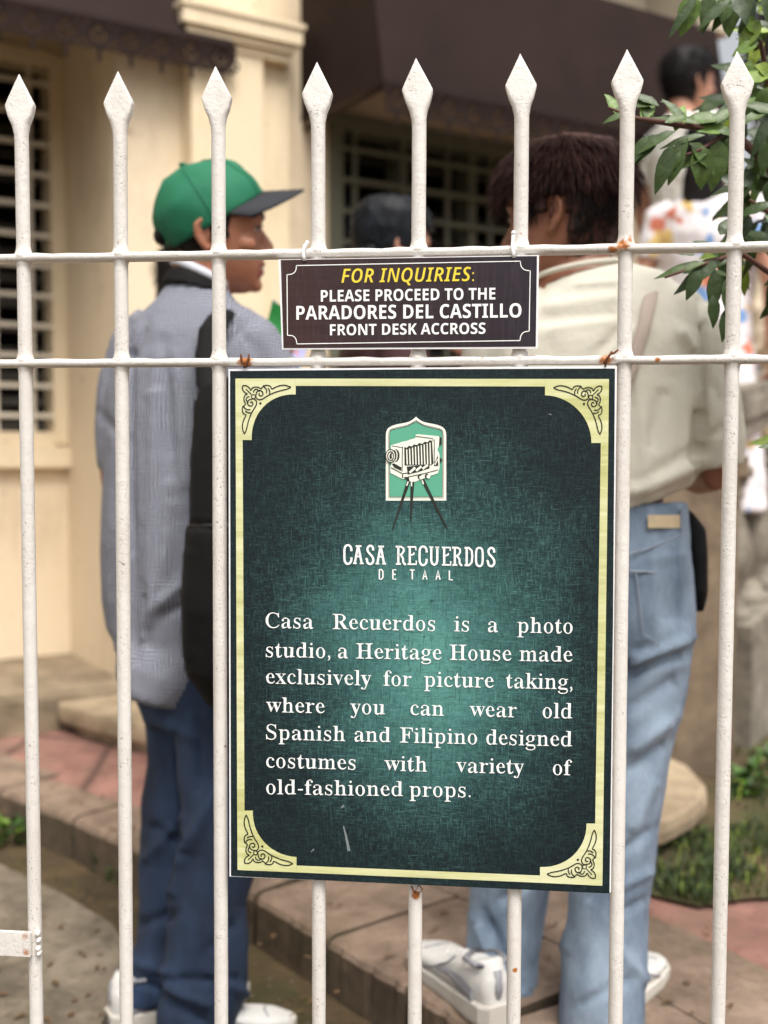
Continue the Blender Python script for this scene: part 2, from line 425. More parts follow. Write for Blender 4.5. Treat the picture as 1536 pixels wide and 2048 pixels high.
def curb_stone(a, b, w0, w1, h0=0.):
    """one kerb block between two points of the edge, its arrises worn round"""
    t = (b-a).normalized(); nv = Vector((-t.y, t.x, 0)); L = (b-a).length
    mb = MB(); rs = []
    n = 14
    for i in range(n+1):
        p = a+t*(.006+(L-.012)*i/n); k = random.uniform(-.004, .004)
        wd = w0+(w1-w0)*i/n
        prof = [(0, 0), (.0+k, KZ-.018), (.006+k, KZ-.006), (.02, KZ+k*.4), (wd*.5, KZ+.002+k*.3), (wd, KZ), (wd, 0)]
        rs.append([Vector((p.x, p.y, 0))+nv*x+Vector((0, 0, z-.001)) for x, z in prof])
    return mb.rings(rs)
kin = inward(kt, .36)
kb = MB(); KW = [.13, .15, .17, .24, .34, .36, .36, .36, .36, .36]
cuts = [kt[0], kt[1], kt[2], kt[4], kt[5], kt[7], kt[9]]
# kerb runs follow the traced edge; a joint between blocks at each cut
for a, b in zip(kt[:-1], kt[1:]):
    i = kt.index(a); kb.join(curb_stone(a, b, KW[i], KW[i+1]))
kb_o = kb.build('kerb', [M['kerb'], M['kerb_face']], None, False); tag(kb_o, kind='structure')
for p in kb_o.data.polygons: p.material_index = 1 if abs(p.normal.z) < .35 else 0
far = [UG(x, y, KZ) for x, y in ((-420, 1380), (1900, 1380))]
pv = [inward(kt, w_*.8)[i] for i, w_ in enumerate(KW)]
tag(mesh_obj('path', [p+Vector((0, 0, -.006)) for p in pv]+[Vector((6, 2.0, KZ-.006)), Vector((6, 9, KZ-.006)), Vector((-6, 9, KZ-.006)), Vector((-6, 3.4, KZ-.006))], [tuple(range(len(pv)+4))], M['pink']), kind='structure')
# wide brown border slabs between the kerb and the pink paving
kin = [inward(kt, w_)[i] for i, w_ in enumerate(KW)]
bd = [kin, [inward(kt, w_)[i] for i, w_ in enumerate([.2, .2, .26, .4, .6, .62, .62, .62, .62, .62])]]
mbb = MB()
for i in range(len(kt)-1):
    if i in (1, 2): continue
    mbb.add([bd[0][i]+Vector((0, 0, .0)), bd[0][i+1], bd[1][i+1], bd[1][i]], [(0, 1, 2, 3)])
border = mbb.build('path_border', M['kerb']); tag(border, kind='structure')
for v in border.data.vertices: v.co.z = KZ+.001
# low concrete slab by the fence
pts = [UG(x, y, .035) for x, y in ((-500, 1640), (0, 1728), (120, 1784), (222, 1845), (246, 1880), (236, 1960), (190, 2080), (120, 2300), (-700, 2300))]
sheet('concrete_pavement', pts, M['slab'], thick=.05)
# gravelly soil bed and grass at the right
pts = [UG(x, y, KZ+.006) for x, y in ((1290, 1786), (1400, 1812), (1500, 1796), (1700, 1790), (1900, 1500), (1700, 1330), (1440, 1380), (1330, 1560), (1240, 1700))]
sheet('soil_bed', pts, M['soil'])

# ------------------------------------------------------------------ the house
def cam_xy(X, Z, z=0):                                # camera-frame lateral X and depth Z -> place at height z
    c, s = math.cos(YAW), math.sin(YAW)
    return Vector((CAM.x+X*c-Z*s, CAM.y+X*s+Z*c, z))
uc = Vector((.85, .53)).normalized()
UD = (cam_xy(uc.x, uc.y)-cam_xy(0, 0)).normalized(); ND = Vector((UD.y, -UD.x, 0))
F0 = cam_xy(-1.007, 4.32); ZV = Vector((0, 0, 1))
PROT = .68
def FP(u, n, z): return F0+UD*u+ND*n+ZV*z
def fbox(mb, u0, u1, n0, n1, z0, z1): return mb.box(FP(u0, n0, z0), UD*(u1-u0), ND*(n1-n0), ZV*(z1-z0))
house = thing('house', FP(0, 0, 0), 'cream plastered old house with brown metal awnings over barred windows', 'house')
ZT = 6.0
# wall with two window openings: left wing (set back) and front bay
wl = MB()
W1 = (-1.55, -.012, 1.15, 2.78)                      # u0,u1,z0,z1 of the left window (on n=-PROT)
W2 = (.92, 2.42, .95, 2.52)
nb = -PROT
T = .22
fbox(wl, -6, W1[0], nb-T, nb, 0, ZT); fbox(wl, W1[1], 0, nb-T, nb, 0, ZT)
fbox(wl, W1[0], W1[1], nb-T, nb, 0, W1[2]); fbox(wl, W1[0], W1[1], nb-T, nb, W1[3], ZT)
fbox(wl, 0, W2[0], nb-T, 0, 0, ZT); fbox(wl, W2[1], 3.05, -T, 0, 0, ZT)
fbox(wl, W2[0], W2[1], -T, 0, 0, W2[2]); fbox(wl, W2[0], W2[1], -T, 0, W2[3], ZT)
wl.build('wall', M['cream'], house)
# back room boxes so that the windows look into darkness
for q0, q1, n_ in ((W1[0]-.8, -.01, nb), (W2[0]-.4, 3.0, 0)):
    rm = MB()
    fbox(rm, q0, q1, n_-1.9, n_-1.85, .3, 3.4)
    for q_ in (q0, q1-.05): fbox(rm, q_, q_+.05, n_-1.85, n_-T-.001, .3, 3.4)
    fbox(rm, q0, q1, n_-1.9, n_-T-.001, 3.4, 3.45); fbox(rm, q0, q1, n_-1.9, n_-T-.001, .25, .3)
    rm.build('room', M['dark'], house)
# pilaster and its cap
pl = MB()
fbox(pl, .26, .56, 0, .10, 0, 2.66); fbox(pl, .24, .58, .0, .12, .1, .62)
pil = pl.build('pilaster', M['cream_trim'], house)
cp = MB()
for k, (e, z0, z1) in enumerate(((.01, 2.66, 2.69), (.03, 2.692, 2.72), (.05, 2.722, 2.78), (.06, 2.782, 2.80))):
    fbox(cp, .26-e, .66+e, 0.001, .10+e, z0, z1)
cp.build('capital', M['cream_trim'], pil)
fb = MB(); fbox(fb, .28, .54, .0, .09, 2.80, ZT); fb.build('upper_pilaster', M['cream_trim'], house)
bp = MB(); fbox(bp, .56, .70, 0, .05, 0, 2.66); bp.build('edge_strip', M['cream_trim'], house)
# frieze and cornice over the front bay
fr = MB()
for n1, z0, z1 in ((.05, 3.06, 3.16), (.09, 3.162, 3.22), (.06, 3.222, 3.44), (.12, 3.442, 3.50), (.18, 3.502, 3.58), (.26, 3.582, 3.66), (.36, 3.662, 3.74), (.42, 3.742, 3.80)):
    fbox(fr, .80, 3.02, .001, n1, z0, z1)
fr.build('cornice', M['frieze'], house)
cb = MB()
for u in (2.66,): fbox(cb, u, u+.22, .002, .40, 3.10, 3.66)
cb.build('bracket', M['frieze'], house)
def window(u0, u1, z0, z1, n, mat, ns, du, dz, fmat):
    w_ = MB(); e = .05
    fbox(w_, u0-.01, u0+e, n-.12, n+.02, z0, z1); fbox(w_, u1-e, u1+.01, n-.12, n+.02, z0, z1)
    fbox(w_, u0+e, u1-e, n-.12, n+.02, z1-e, z1+.01); fbox(w_, u0+e, u1-e, n-.12, n+.03, z0-.01, z0+e)
    wo = w_.build('window', fmat, house)
    g = MB(); u = u1-e-du*.55
    while u > u0+e: fbox(g, u-.010, u+.010, n-.015, n+.003, z0+e, z1-e); u -= du
    z = z1-e-dz*.6
    while z > z0+e: fbox(g, u0+e, u1-e+.0, n+.004, n+.020, z-.010, z+.010); z -= dz
    g.build('grille', mat, wo)
    l = MB(); z = z0+e+.05
    while z < z1-e-.03:                                # open glass louvres behind the grille
        a = FP(u0+e, n-.14, z); l.box(a, UD*(u1-u0-2*e), ND*.05+ZV*(-.045), ND*.003+ZV*.003); z += .105
    l.build('louvre', M['glass_dark'], wo)
    m_ = MB(); um = (u0+u1)/2
    for q in ((u0+um)/2, um, (um+u1)/2): fbox(m_, q-.022, q+.022, n-.135, n-.02, z0+e, z1-e)
    m_.build('mullion', fmat, wo)
    return wo
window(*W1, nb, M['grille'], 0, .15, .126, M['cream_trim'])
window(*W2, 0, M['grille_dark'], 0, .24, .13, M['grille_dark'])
sm_ = MB(); fbox(sm_, W1[0]-.1, -.001, nb, nb+.05, W1[2]-.10, W1[2]-.011); sm_.build('window_ledge', M['cream_trim'], house)
def awning(u0, u1, nw, prof, val):
    """bent sheet metal hood on the wall plane nw: prof lists (n, z) from the wall out and down; val = drop of the cut-out fringe"""
    a = MB(); th = .006
    rs = []
    for u in (u0, u1):
        rs.append([FP(u, nw+n, z) for n, z in prof]+[FP(u, nw+n-th*1.2, z-th) for n, z in reversed(prof)])
    a.rings(rs)
    ao = a.build('awning', M['awning'], house)
    for u in (u0+.004, u1-.010):
        pts = [(0, prof[-1][1]+.02)]+list(prof); s_ = MB()
        s_.rings([[FP(u+k, nw+n-.008, z-.008) for n, z in pts] for k in (0, .005)])
        s_.build('side_panel', M['awning'], ao)
    # fringe: pierced scallops along the front edge
    n0, z0 = prof[-1]; v = MB(); step = .115; cnt = max(1, int((u1-u0)/step)); step = (u1-u0)/cnt
    for i in range(cnt):
        uc_ = u0+step*(i+.5)
        def ring(cx, cz, rr, r2, k0=0, k1=1, seg=14, th=.004):
            o_, i_ = [], []
            for j in range(seg+1):
                an = 2*math.pi*(k0+(k1-k0)*j/seg)
                o_.append((cx+rr*math.cos(an), cz+rr*math.sin(an))); i_.append((cx+r2*math.cos(an), cz+r2*math.sin(an)))
            v.rings([[FP(a_, nw+n0+t_, b_) for a_, b_ in q] for q, t_ in ((o_, 0), (i_, 0), (i_, th), (o_, th), (o_, 0))], False, False)
        ring(uc_, z0-.052, .052, .030); ring(uc_-step*.30, z0-.022, .026, .012); ring(uc_+step*.30, z0-.022, .026, .012)
        ring(uc_, z0-.052, .018, .006)
        fbox(v, uc_-.007, uc_+.007, nw+n0, nw+n0+.004, z0-val, z0-.10)
        ring(uc_+step*.5, z0-.075, .020, .009); fbox(v, u0+step*(i+1)-.006, u0+step*(i+1)+.006, nw+n0+.001, nw+n0+.003, z0-.055, z0)
    fbox(v, u0, u1, nw+n0+.0045, nw+n0+.0075, z0-.012, z0+.006); fbox(v, u0, u1, nw+n0+.0045, nw+n0+.007, z0-.108, z0-.098)
    v.build('fringe', M['awning'], ao)
    for u in (u0+.02, u1-.03):
        r_ = MB().tube([FP(u, nw+.01, prof[-1][1]-.02), FP(u, nw+n0-.02, z0-.01)], .009, 8)
        r_.build('support_rod', M['awning'], ao)
awning(-2.4, .42, nb, [(0, 3.40), (.55, 3.26), (.82, 2.665)], .15)
awning(.775, 2.62, 0, [(0, 3.05), (.54, 3.03), (.65, 2.46)], .15)
# porch floor at the foot of the house
pf = MB(); fbox(pf, -4, 3.2, nb+.001, .10, .0, .24); fbox(pf, -4, -.01, .10, .16, 0, .235)
tag(pf.build('porch_floor', M['porch']), kind='structure')

# curved stone stair with balustrade at the right
st = thing('stone_staircase', UG(800, 1500, KZ), 'curved beige stone steps rising to a weathered balustrade', 'staircase')
def slab_loop(px, z): return [UG(x, y, z) for x, y in px]
def curved_step(loop, z0, z1, name):
    nose = .02
    c = sum(loop, Vector())/len(loop)
    rs = []
    for off, z in ((.10, z0), (.10, z1-.075), (.02, z1-.07), (0, z1-.055), (-.002, z1-.03), (.004, z1-.008), (.016, z1)):
        rs.append([Vector((p.x, p.y, z))+(Vector((c.x-p.x, c.y-p.y, 0)).normalized()*off) for p in loop])
    MB().rings(rs).build(name, M['step'], st)
loop = slab_loop([(215, 1322), (150, 1338), (110, 1362), (100, 1388), (118, 1408), (165, 1422), (235, 1440), (310, 1456), (500, 1500), (800, 1570), (1050, 1630), (1250, 1655), (1330, 1642), (1385, 1614), (1412, 1585), (1414, 1568), (1380, 1530), (1250, 1470), (900, 1400), (500, 1330)], .22)
curved_step(loop, 0, .22, 'step')
c0 = sum(loop, Vector())/len(loop)
for k, sc_ in ((1, .62), (2, .45)):
    lp = [c0+(p-c0)*sc_+Vector((.18*k, .22*k, 0)) for p in loop]
    curved_step(lp, .2, .22+.17*k, 'step')
# newel block in front of the balustrade, and the flank wall that carries it
B0 = UG(1466, 1553, KZ); bdv = (cam_xy(.55, .83)-cam_xy(0, 0)).normalized(); bnv = Vector((-bdv.y, bdv.x, 0))
nw_ = MB()
q = UG(1466, 1553, KZ)
ux = Vector((RT.x, RT.y, 0)).normalized()
nw_.box(q-ux*.50, ux*.50, Vector((-ux.y, ux.x, 0))*.30, ZV*.93)
nw_.box(q-ux*.53+ZV*.931, ux*.56, Vector((-ux.y, ux.x, 0))*.34, ZV*.06)
nw_.build('newel', M['newel'], st)
fw_ = MB(); bs = q+Vector((-ux.y, ux.x, 0))*.301+ux*.15; BL = 1.08
fw_.add([bs, bs+bdv*BL, bs+bdv*BL+bnv*.22, bs+bnv*.22]+[p+ZV*h for p, h in ((bs, .42), (bs+bdv*BL, .58), (bs+bdv*BL+bnv*.22, .58), (bs+bnv*.22, .42))],
        [(0, 1, 2, 3), (4, 5, 6, 7), (0, 1, 5, 4), (1, 2, 6, 5), (2, 3, 7, 6), (3, 0, 4, 7)])
fw_.build('flank_wall', M['baluster'], st)
def zbase(t): return .42+t*(.33/2.2)+KZ
for i in range(5):
    t = .10+i*.22; p = bs+bdv*t+bnv*.11; z0 = zbase(t)
    prof = [(.075, 0), (.075, .05), (.05, .055), (.055, .075), (.035, .09), (.04, .11), (.072, .17), (.082, .23), (.07, .30), (.045, .37), (.033, .42), (.045, .435), (.045, .45), (.034, .46), (.055, .48), (.06, .50), (.075, .505), (.075, .54)]
    MB().rings([[Vector((p.x+r*math.cos(a*math.pi/8), p.y+r*math.sin(a*math.pi/8), z0-.02+z)) for a in range(16)] for r, z in prof]).build('baluster', M['baluster'], st, True)
rl = MB()
for wv, h0, h1 in ((.07, .51, .57), (.09, .571, .63), (.075, .631, .67)):
    a = bs-bdv*.02; z0 = zbase(0)
    o_ = a+bnv*(.11-wv); b = a+bdv*BL
    rl.add([p+ZV*z for z_, zz in ((h0, 0), (h1, 0)) for p, z in ((a+bnv*(.11-wv), zbase(0)+z_-KZ*0), (b+bnv*(.11-wv), zbase(BL)+z_), (b+bnv*(.11+wv), zbase(BL)+z_), (a+bnv*(.11+wv), zbase(0)+z_))],
           [(0, 1, 2, 3), (4, 5, 6, 7), (0, 1, 5, 4), (1, 2, 6, 5), (2, 3, 7, 6), (3, 0, 4, 7)])
rl.build('handrail', M['baluster'], st)
# landing the visitors stand on, behind the balustrade
for (x0, z0, x1, z1, h) in ((.35, 3.80, 1.02, 4.34, .66), (.40, 4.341, 1.25, 6.2, 1.03)):
    ld = MB(); lq = cam_xy(x0, z0); ld.box(lq, cam_xy(x1, z0)-lq, cam_xy(x0+.424*(z1-z0), z1)-lq, ZV*h)
    ld.build('landing', M['step'], st)
# pale neighbouring house far right, seen between the leaves
nh = thing('neighbouring_house', cam_xy(8, 15), 'pale grey house far behind the leaves at the right', 'house')
n1 = MB(); a = cam_xy(5.6, 16); n1.box(a, cam_xy(14, 13)-a, cam_xy(7, 22)-a, ZV*7.5); n1.build('wall', plain('pale grey wall', (216, 216, 220), .85, .05, 2), nh)
n2 = MB(); a = cam_xy(5.2, 15.8, 7.5); n2.box(a, cam_xy(14, 12.7)-cam_xy(5.2, 15.8), cam_xy(6.7, 22.4)-cam_xy(5.2, 15.8), ZV*.4); n2.build('roof', plain('grey roof', (96, 96, 104), .7), nh)

# ------------------------------------------------------------------ the fence
def Xb(x, y): return UP(x, y, 0).x
tips = [(38.4, 148.6), (236, 143), (431, 133), (634, 124.6), (832, 116.8), (1040.4, 108), (1254, 99.5), (1474, 103)]
tops = [(46.8, 484), (241.8, 484), (437.6, 484), (636.5, 474), (837.3, 474), (1041.4, 474), (1252, 452), (1470, 452)]
bots = [(72.9, 2026), (253, 2026), (442.6, 2026), (637.8, 2028), (829.4, 2028), (1027, 2028), (1231, 2028), (1436, 2022)]
ZR1, ZR2 = CAM.z+.2342, CAM.z+.1051
jp = lambda i, z: Vector((0, 0, 0))
def rustpt(x, y, Y=-.012): return tuple(UP(x, y, Y))
M['paint'] = rusty_paint('white fence paint', [(rustpt(1246, 488), .018), (rustpt(1264, 478), .014), (rustpt(1226, 499), .014), (rustpt(490, 722), .022), (rustpt(1213, 720), .018), (rustpt(1315, 719), .007),
      (rustpt(1043, 466), .008), (rustpt(52, 1872), .013), (rustpt(54, 1902), .011), (rustpt(1030, 1940, -.008), .007), (rustpt(832, 1790, -.008), .012), (rustpt(455, 1500, -.008), .006)])
fence = thing('picket_fence', (0, 0, 0), 'white painted iron fence with spear tips and two rails', 'fence')
BR = .0086
for i in range(8):
    tp, mt, bt = UP(*tips[i], 0), UP(*tops[i], 0), UP(*bots[i], 0)
    xs = lambda z: mt.x+(bt.x-mt.x)*(z-mt.z)/(bt.z-mt.z)
    zb = 0.0; mb = MB(); n = 20
    zw = UP(tips[i][0], tips[i][1]+67, 0).z; zn = UP(tips[i][0], tips[i][1]+102, 0).z
    def ring(z, r, jit=0): return [Vector((xs(z)+(r+random.uniform(-jit, jit))*math.cos(k*2*math.pi/n), (r+random.uniform(-jit, jit))*math.sin(k*2*math.pi/n), z)) for k in range(n)]
    zs = [zb]
    z = zb
    rs = []
    def fil(z):                                       # weld fillets where the rails cross
        e = 0
        for zr in (ZR1, ZR2):
            dz = z-zr
            if 0 <= dz < .016: e = max(e, .0055*(1-dz/.016)**2)
            if -.010 < dz < 0: e = max(e, .0025*(1+dz/.010))
        return e
    levels = [zb]
    while levels[-1] < zn-.02:
        zc = levels[-1]
        near = any(abs(zc-zr) < .03 for zr in (ZR1, ZR2))
        levels.append(zc+(.003 if near else .02))
    levels = [l_ for l_ in levels if l_ < zn-.024]+[zn-.0195]
    for z in levels: rs.append(ring(z, BR+fil(z), .00012))
    mb.rings(rs, False)
    po = mb.build('picket', M['paint'], fence, True)
    # spear head: a flat forged diamond that runs into the round bar
    hd = MB(); rr = []
    lean = (tp.x-xs(tp.z))
    for f_, (hw, ht, ex) in ((0, (BR, BR, 2)), (.10, (BR*1.03, BR, 2)), (.24, (.0112, .0078, 2.6)), (.36, (.0150, .0068, 5)), (.50, (.0180, .0056, 9)), (.535, (.0182, .0054, 9)), (.60, (.0158, .0050, 9)), (.80, (.0080, .0036, 7)), (.96, (.0018, .0016, 4)), (1.0, (.0004, .0006, 2))):
        z = (zn-.02)+(tp.z-(zn-.02))*f_
        ring_ = []
        for k in range(24):
            a = k*2*math.pi/24; c, s_ = math.cos(a), math.sin(a)
            ring_.append(Vector((xs(z)+lean*f_+hw*math.copysign(abs(c)**(2/ex), c), ht*math.copysign(abs(s_)**(2/ex), s_), z)))
        rr.append(ring_)
    hd.rings(rr, False)
    ho = hd.build('spear_tip', M['paint'], po, False)
    bm = bmesh.new(); bm.from_mesh(ho.data); bmesh.ops.remove_doubles(bm, verts=bm.verts, dist=.00005); bm.to_mesh(ho.data); bm.free()
    for p in ho.data.polygons: p.use_smooth = p.center.z < zn+.004
def rail(z, name):
    mb = MB(); rs = []
    N = 150
    for i in range(N+1):
        x = -1.6+3.2*i/N; j = random.uniform(-.0005, .0005)
        pr = []
        for k in range(16):
            a = k*math.pi/8; c, s_ = math.cos(a), math.sin(a)
            pr.append(Vector((x, .0120*math.copysign(abs(c)**.55, c), z+j+(.0052+j)*math.copysign(abs(s_)**.7, s_))))
        rs.append(pr)
    mb.rings(rs); return mb.build(name, M['paint'], fence, True)
rail(ZR1, 'rail'); rail(ZR2, 'rail'); rail(.12, 'rail')
# pickets outside the picture carry on with the same spacing
for i in list(range(-9, 0))+list(range(8, 13)):
    mb = MB(); x = (i-4)*.122; mb.tube([(x, 0, 0), (x, 0, 1.55)], BR, 12); mb.rings([[Vector((x+hw*c, ht*s_, z)) for c, s_ in ((1, 1), (-1, 1), (-1, -1), (1, -1))] for hw, ht, z in ((BR*.7, BR*.7, 1.551), (.018, .0055, 1.567), (.0005, .0005, 1.605))])
    mb.build('picket', M['paint'], fence)
# lock plate at the lower left
a, b = UP(-160, 1856, -.010), UP(64, 1862, -.010)
lp_ = MB(); z1 = UP(30, 1861, -.010).z; z0 = UP(30, 1908, -.010).z
lp_.box((a.x, -.016, z0), (b.x-a.x, 0, 0), (0, .006, 0), (0, 0, z1-z0)); lo = lp_.build('lock_plate', M['paint'], fence)
wd = MB()
for (x, y, r) in ((76, 1866, 6), (78, 1880, 5), (77, 1896, 6), (79, 1906, 5)): wd.ell(UP(x, y, -.008), r/1660, .006, r/1300, n=10, m=6)
wd.build('weld_bead', M['paint'], fence, True)

# ------------------------------------------------------------------ signs
def poly_px(mb, pts, Y): mb.add([UP(x, y, Y) for x, y in pts], [tuple(range(len(pts)))]); return mb
def stroke(mb, pts, w0, Y, w1=None, closed=False, round_=True):
    """a printed line w pixels wide"""
    w1 = w0 if w1 is None else w1
    P = [Vector((x, y)) for x, y in pts]; n = len(P); L, Rr = [], []
    for i in range(n):
        a = P[(i-1) % n] if closed or i else P[i]; b = P[(i+1) % n] if closed or i < n-1 else P[i]
        t = (b-a).normalized(); nv = Vector((-t.y, t.x)); hw = (w0+(w1-w0)*i/max(1, n-1))/2
        L.append(P[i]+nv*hw); Rr.append(P[i]-nv*hw)
    k = len(mb.v)
    for p in L+Rr: mb.v.append(UP(p.x, p.y, Y))
    for i in range(n if closed else n-1):
        j = (i+1) % n; mb.f.append((k+i, k+j, k+n+j, k+n+i))
    return mb
def smooth_line(pts, sub=5):
    P = [Vector(p) for p in pts]; out = []
    for i in range(len(P)-1):
        p0, p1, p2, p3 = P[max(i-1, 0)], P[i], P[i+1], P[min(i+2, len(P)-1)]
        for k in range(sub):
            t = k/sub
            out.append(.5*((2*p1)+(-p0+p2)*t+(2*p0-5*p1+4*p2-p3)*t*t+(-p0+3*p1-3*p2+p3)*t**3))
    out.append(P[-1]); return [(p.x, p.y) for p in out]
SER = lambda s: ''.join(chr(0x1D400+ord(c)-65) if 'A' <= c <= 'Z' else chr(0x1D41A+ord(c)-97) if 'a' <= c <= 'z' else c for c in s)
SAN = lambda s: ''.join(chr(0x1D5D4+ord(c)-65) if 'A' <= c <= 'Z' else c for c in s)
ITA = lambda s: ''.join(chr(0x1D63C+ord(c)-65) if 'A' <= c <= 'Z' else c for c in s)
def text_mesh(s, off):
    c = bpy.data.curves.new('t', 'FONT'); c.body = s; c.offset = off; c.resolution_u = 6
    o = bpy.data.objects.new('t', c); COL.objects.link(o)
    dg = bpy.context.evaluated_depsgraph_get(); ev = o.evaluated_get(dg)
    me = bpy.data.meshes.new_from_object(ev, depsgraph=dg)
    v = [p.co.copy() for p in me.vertices]; f = [tuple(p.vertices) for p in me.polygons]
    bpy.data.objects.remove(o); bpy.data.meshes.remove(me); return v, f
def even_weight(v, f, thin=.030, keep=.51, thick0=.035):
    """evens the stroke contrast of a bold serif face: heavy stems lose weight, hairlines gain a little"""
    ed = {}
    for q in f:
        for a, b in zip(q, q[1:]+q[:1]): ed[(a, b)] = ed.get((a, b), 0)+1
    be = [(a, b) for (a, b) in ed if (b, a) not in ed]
    nx = {a: b for a, b in be}; pv_ = {b: a for a, b in be}
    segs = [(v[a].x, v[a].y, v[b].x, v[b].y) for a, b in be]
    dsp = {}; nrm = {}
    for a in nx:
        if a not in pv_: continue
        p = v[a]; t = (v[nx[a]]-p).normalized()+(p-v[pv_[a]]).normalized()
        if t.length < 1e-6: continue
        t.normalize(); n_ = Vector((t.y, -t.x, 0)); nrm[a] = n_      # outward for a face that runs anticlockwise
        ox, oy, dx, dy = p.x-n_.x*1e-4, p.y-n_.y*1e-4, -n_.x, -n_.y
        best = .2
        for x0, y0, x1, y1 in segs:
            ex_, ey_ = x1-x0, y1-y0; den = dx*ey_-dy*ex_
            if abs(den) < 1e-12: continue
            tt_ = ((x0-ox)*ey_-(y0-oy)*ex_)/den; ss = ((x0-ox)*dy-(y0-oy)*dx)/den
            if tt_ > 1e-4 and -.01 <= ss <= 1.01 and tt_ < best: best = tt_
        tgt = thick0+keep*(best-thin)
        dsp[a] = max(-.02, min(.035, (best-tgt)/2)) if best < .19 else 0
    for _ in range(2):
        dsp = {a: (dsp[a]*2+dsp.get(nx[a], dsp[a])+dsp.get(pv_[a], dsp[a]))/4 for a in dsp}
    out = [p.copy() for p in v]
    for a, d in dsp.items(): out[a] = v[a]-nrm[a]*d
    return out, f
def put_text(mb, s, A, B, Y, hpx, off=0, cap=None):
    """lettering between the pixels A (left end of the baseline) and B; hpx: height of a capital in pixels"""
    v, f = text_mesh(s, off)
    x0 = min(p.x for p in v); x1 = max(p.x for p in v)
    a, b = UP(*A, Y), UP(*B, Y); ex = (b-a)/(x1-x0); up = Vector((-(b-a).z, 0, (b-a).x)).normalized()
    ez = up*(hpx/1660/cap)
    mb.add([a+ex*(p.x-x0)+ez*p.y for p in v], f)
def cap_height(s, off): v, _ = text_mesh(s, off); return max(p.y for p in v)
# --- big board
YF = -.0150
big = thing('information_sign', UP(845, 1260, YF), 'large dark teal sign with gold border about a photo studio', 'sign')
def board(corners, Y, th, mat, name, parent, grow=0):
    c = [UP(x, y, Y) for x, y in corners]
    mb = MB().rings([c, [p+Vector((0, th, 0)) for p in c]]); return mb.build(name, mat, parent)
bo = board([(457, 738), (1234, 732), (1222, 1785), (459, 1753)], YF, .0048, M['board_white'], 'backing_board', big)
mb = MB(); poly_px(mb, [(460, 742), (845, 738.5), (1230, 737), (1226, 1250), (1219, 1787), (845, 1770), (462, 1752), (461, 1250)], YF-.0004); mb.build('printed_panel', M['sign_green'], big)
TL, TRc, BRc, BLc = (470.8, 757), (1218, 758), (1204.8, 1771.6), (475, 1740)
def lerp(a, b, t): return (a[0]+(b[0]-a[0])*t, a[1]+(b[1]-a[1])*t)
Yg = YF-.0008
g = MB()
def arc(c, p0, p1, n=14):      # quarter ellipse about c from p0 to p1
    e0 = Vector(p0)-Vector(c); e1 = Vector(p1)-Vector(c)
    return [tuple(Vector(c)+e0*math.cos(t*math.pi/2/n)+e1*math.sin(t*math.pi/2/n)) for t in range(n+1)]
# corner plates
poly_px(g, [TL, (591.4, 757.1), (591.4, 789)]+arc((596, 886), (591.4, 789), (503.4, 880))[1:]+[(471.4, 880)], Yg)
poly_px(g, [TRc, (1216.6, 886), (1183, 886)]+arc((1090, 884), (1183, 886), (1090, 790.5))[1:]+[(1090, 757.8)], Yg)
poly_px(g, [BRc, (1080, 1765.6), (1080, 1734)]+arc((1078, 1642), (1080, 1734), (1173, 1647))[1:]+[(1206.5, 1647)], Yg)
poly_px(g, [BLc, (474.4, 1621), (505.7, 1621)]+arc((598, 1625), (505.7, 1621), (593, 1714))[1:]+[(593, 1744.8)], Yg)
# straight bands
poly_px(g, [(591.5, 757.1), (1089.9, 757.8), (1089.9, 773), (591.5, 771.7)], Yg)
poly_px(g, [(1216.6, 886.1), (1206.5, 1646.9), (1190.4, 1646.9), (1201.7, 886.1)], Yg)
poly_px(g, [(593.1, 1744.8), (593.1, 1731), (1079.9, 1751), (1079.9, 1765.6)], Yg)
poly_px(g, [(471.4, 880.1), (485.3, 880.1), (489, 1620.9), (474.4, 1620.9)], Yg)
g.build('gold_border', M['sign_gold'], big)
# corner ornaments: one half drawn, mirrored about the diagonal
half = [
 smooth_line([(102, 655), (82, 600), (80, 548), (95, 490), (122, 432), (95, 415), (80, 380), (88, 325), (108, 350), (140, 368), (175, 366)]),
 smooth_line([(102, 655), (125, 608), (145, 525), (172, 445), (200, 386), (232, 335), (248, 300), (246, 268), (225, 243), (190, 243), (155, 256), (140, 290), (158, 318), (188, 324), (206, 300), (192, 277), (172, 284)]),
 smooth_line([(100, 322), (118, 300), (104, 270), (100, 235), (112, 198), (138, 182), (108, 162), (84, 125), (85, 84)]),
 smooth_line([(182, 402), (150, 404), (112, 384)]), smooth_line([(152, 286), (126, 252), (138, 222), (166, 212)])]
orn = MB()
def corner_map(c, su, sv, eu, ev):
    """ornament axes: u along eu, v along ev (unit pixel vectors) from the gold corner c"""
    k = 1/5.908
    return lambda u, v: (c[0]+(eu[0]*u+ev[0]*v)*k*su, c[1]+(eu[1]*u+ev[1]*v)*k*sv)
for c, eu, ev in ((BRc, (-1, -.052), (.012, -1)), (BLc, (1, .045), (-.0, -1)), (TRc, (-1, 0), (-.008, 1)), (TL, (1, 0), (.006, 1))):
    mp = corner_map(c, 1, 1, eu, ev); orn = MB()
    for ln_ in half:
        for sw in (0, 1):
            pts = [mp(v, u) if sw else mp(u, v) for u, v in ln_]
            stroke(orn, pts, 2.3, Yg-.0004)
    stroke(orn, [mp(u, v) for u, v in ((190, 190), (124, 124))], 2.0, Yg-.0004)
    for cu, r_, fill in ((213, 24, 0), (293, 14, 1)):
        loop_ = [mp(cu+r_*math.cos(a*math.pi/8), cu+r_*math.sin(a*math.pi/8)) for a in range(16)]
        if fill: poly_px(orn, loop_, Yg-.0004)
        else: stroke(orn, loop_, 1.8, Yg-.0004, closed=True)
    orn.build('corner_ornament', M['print_line'], big)
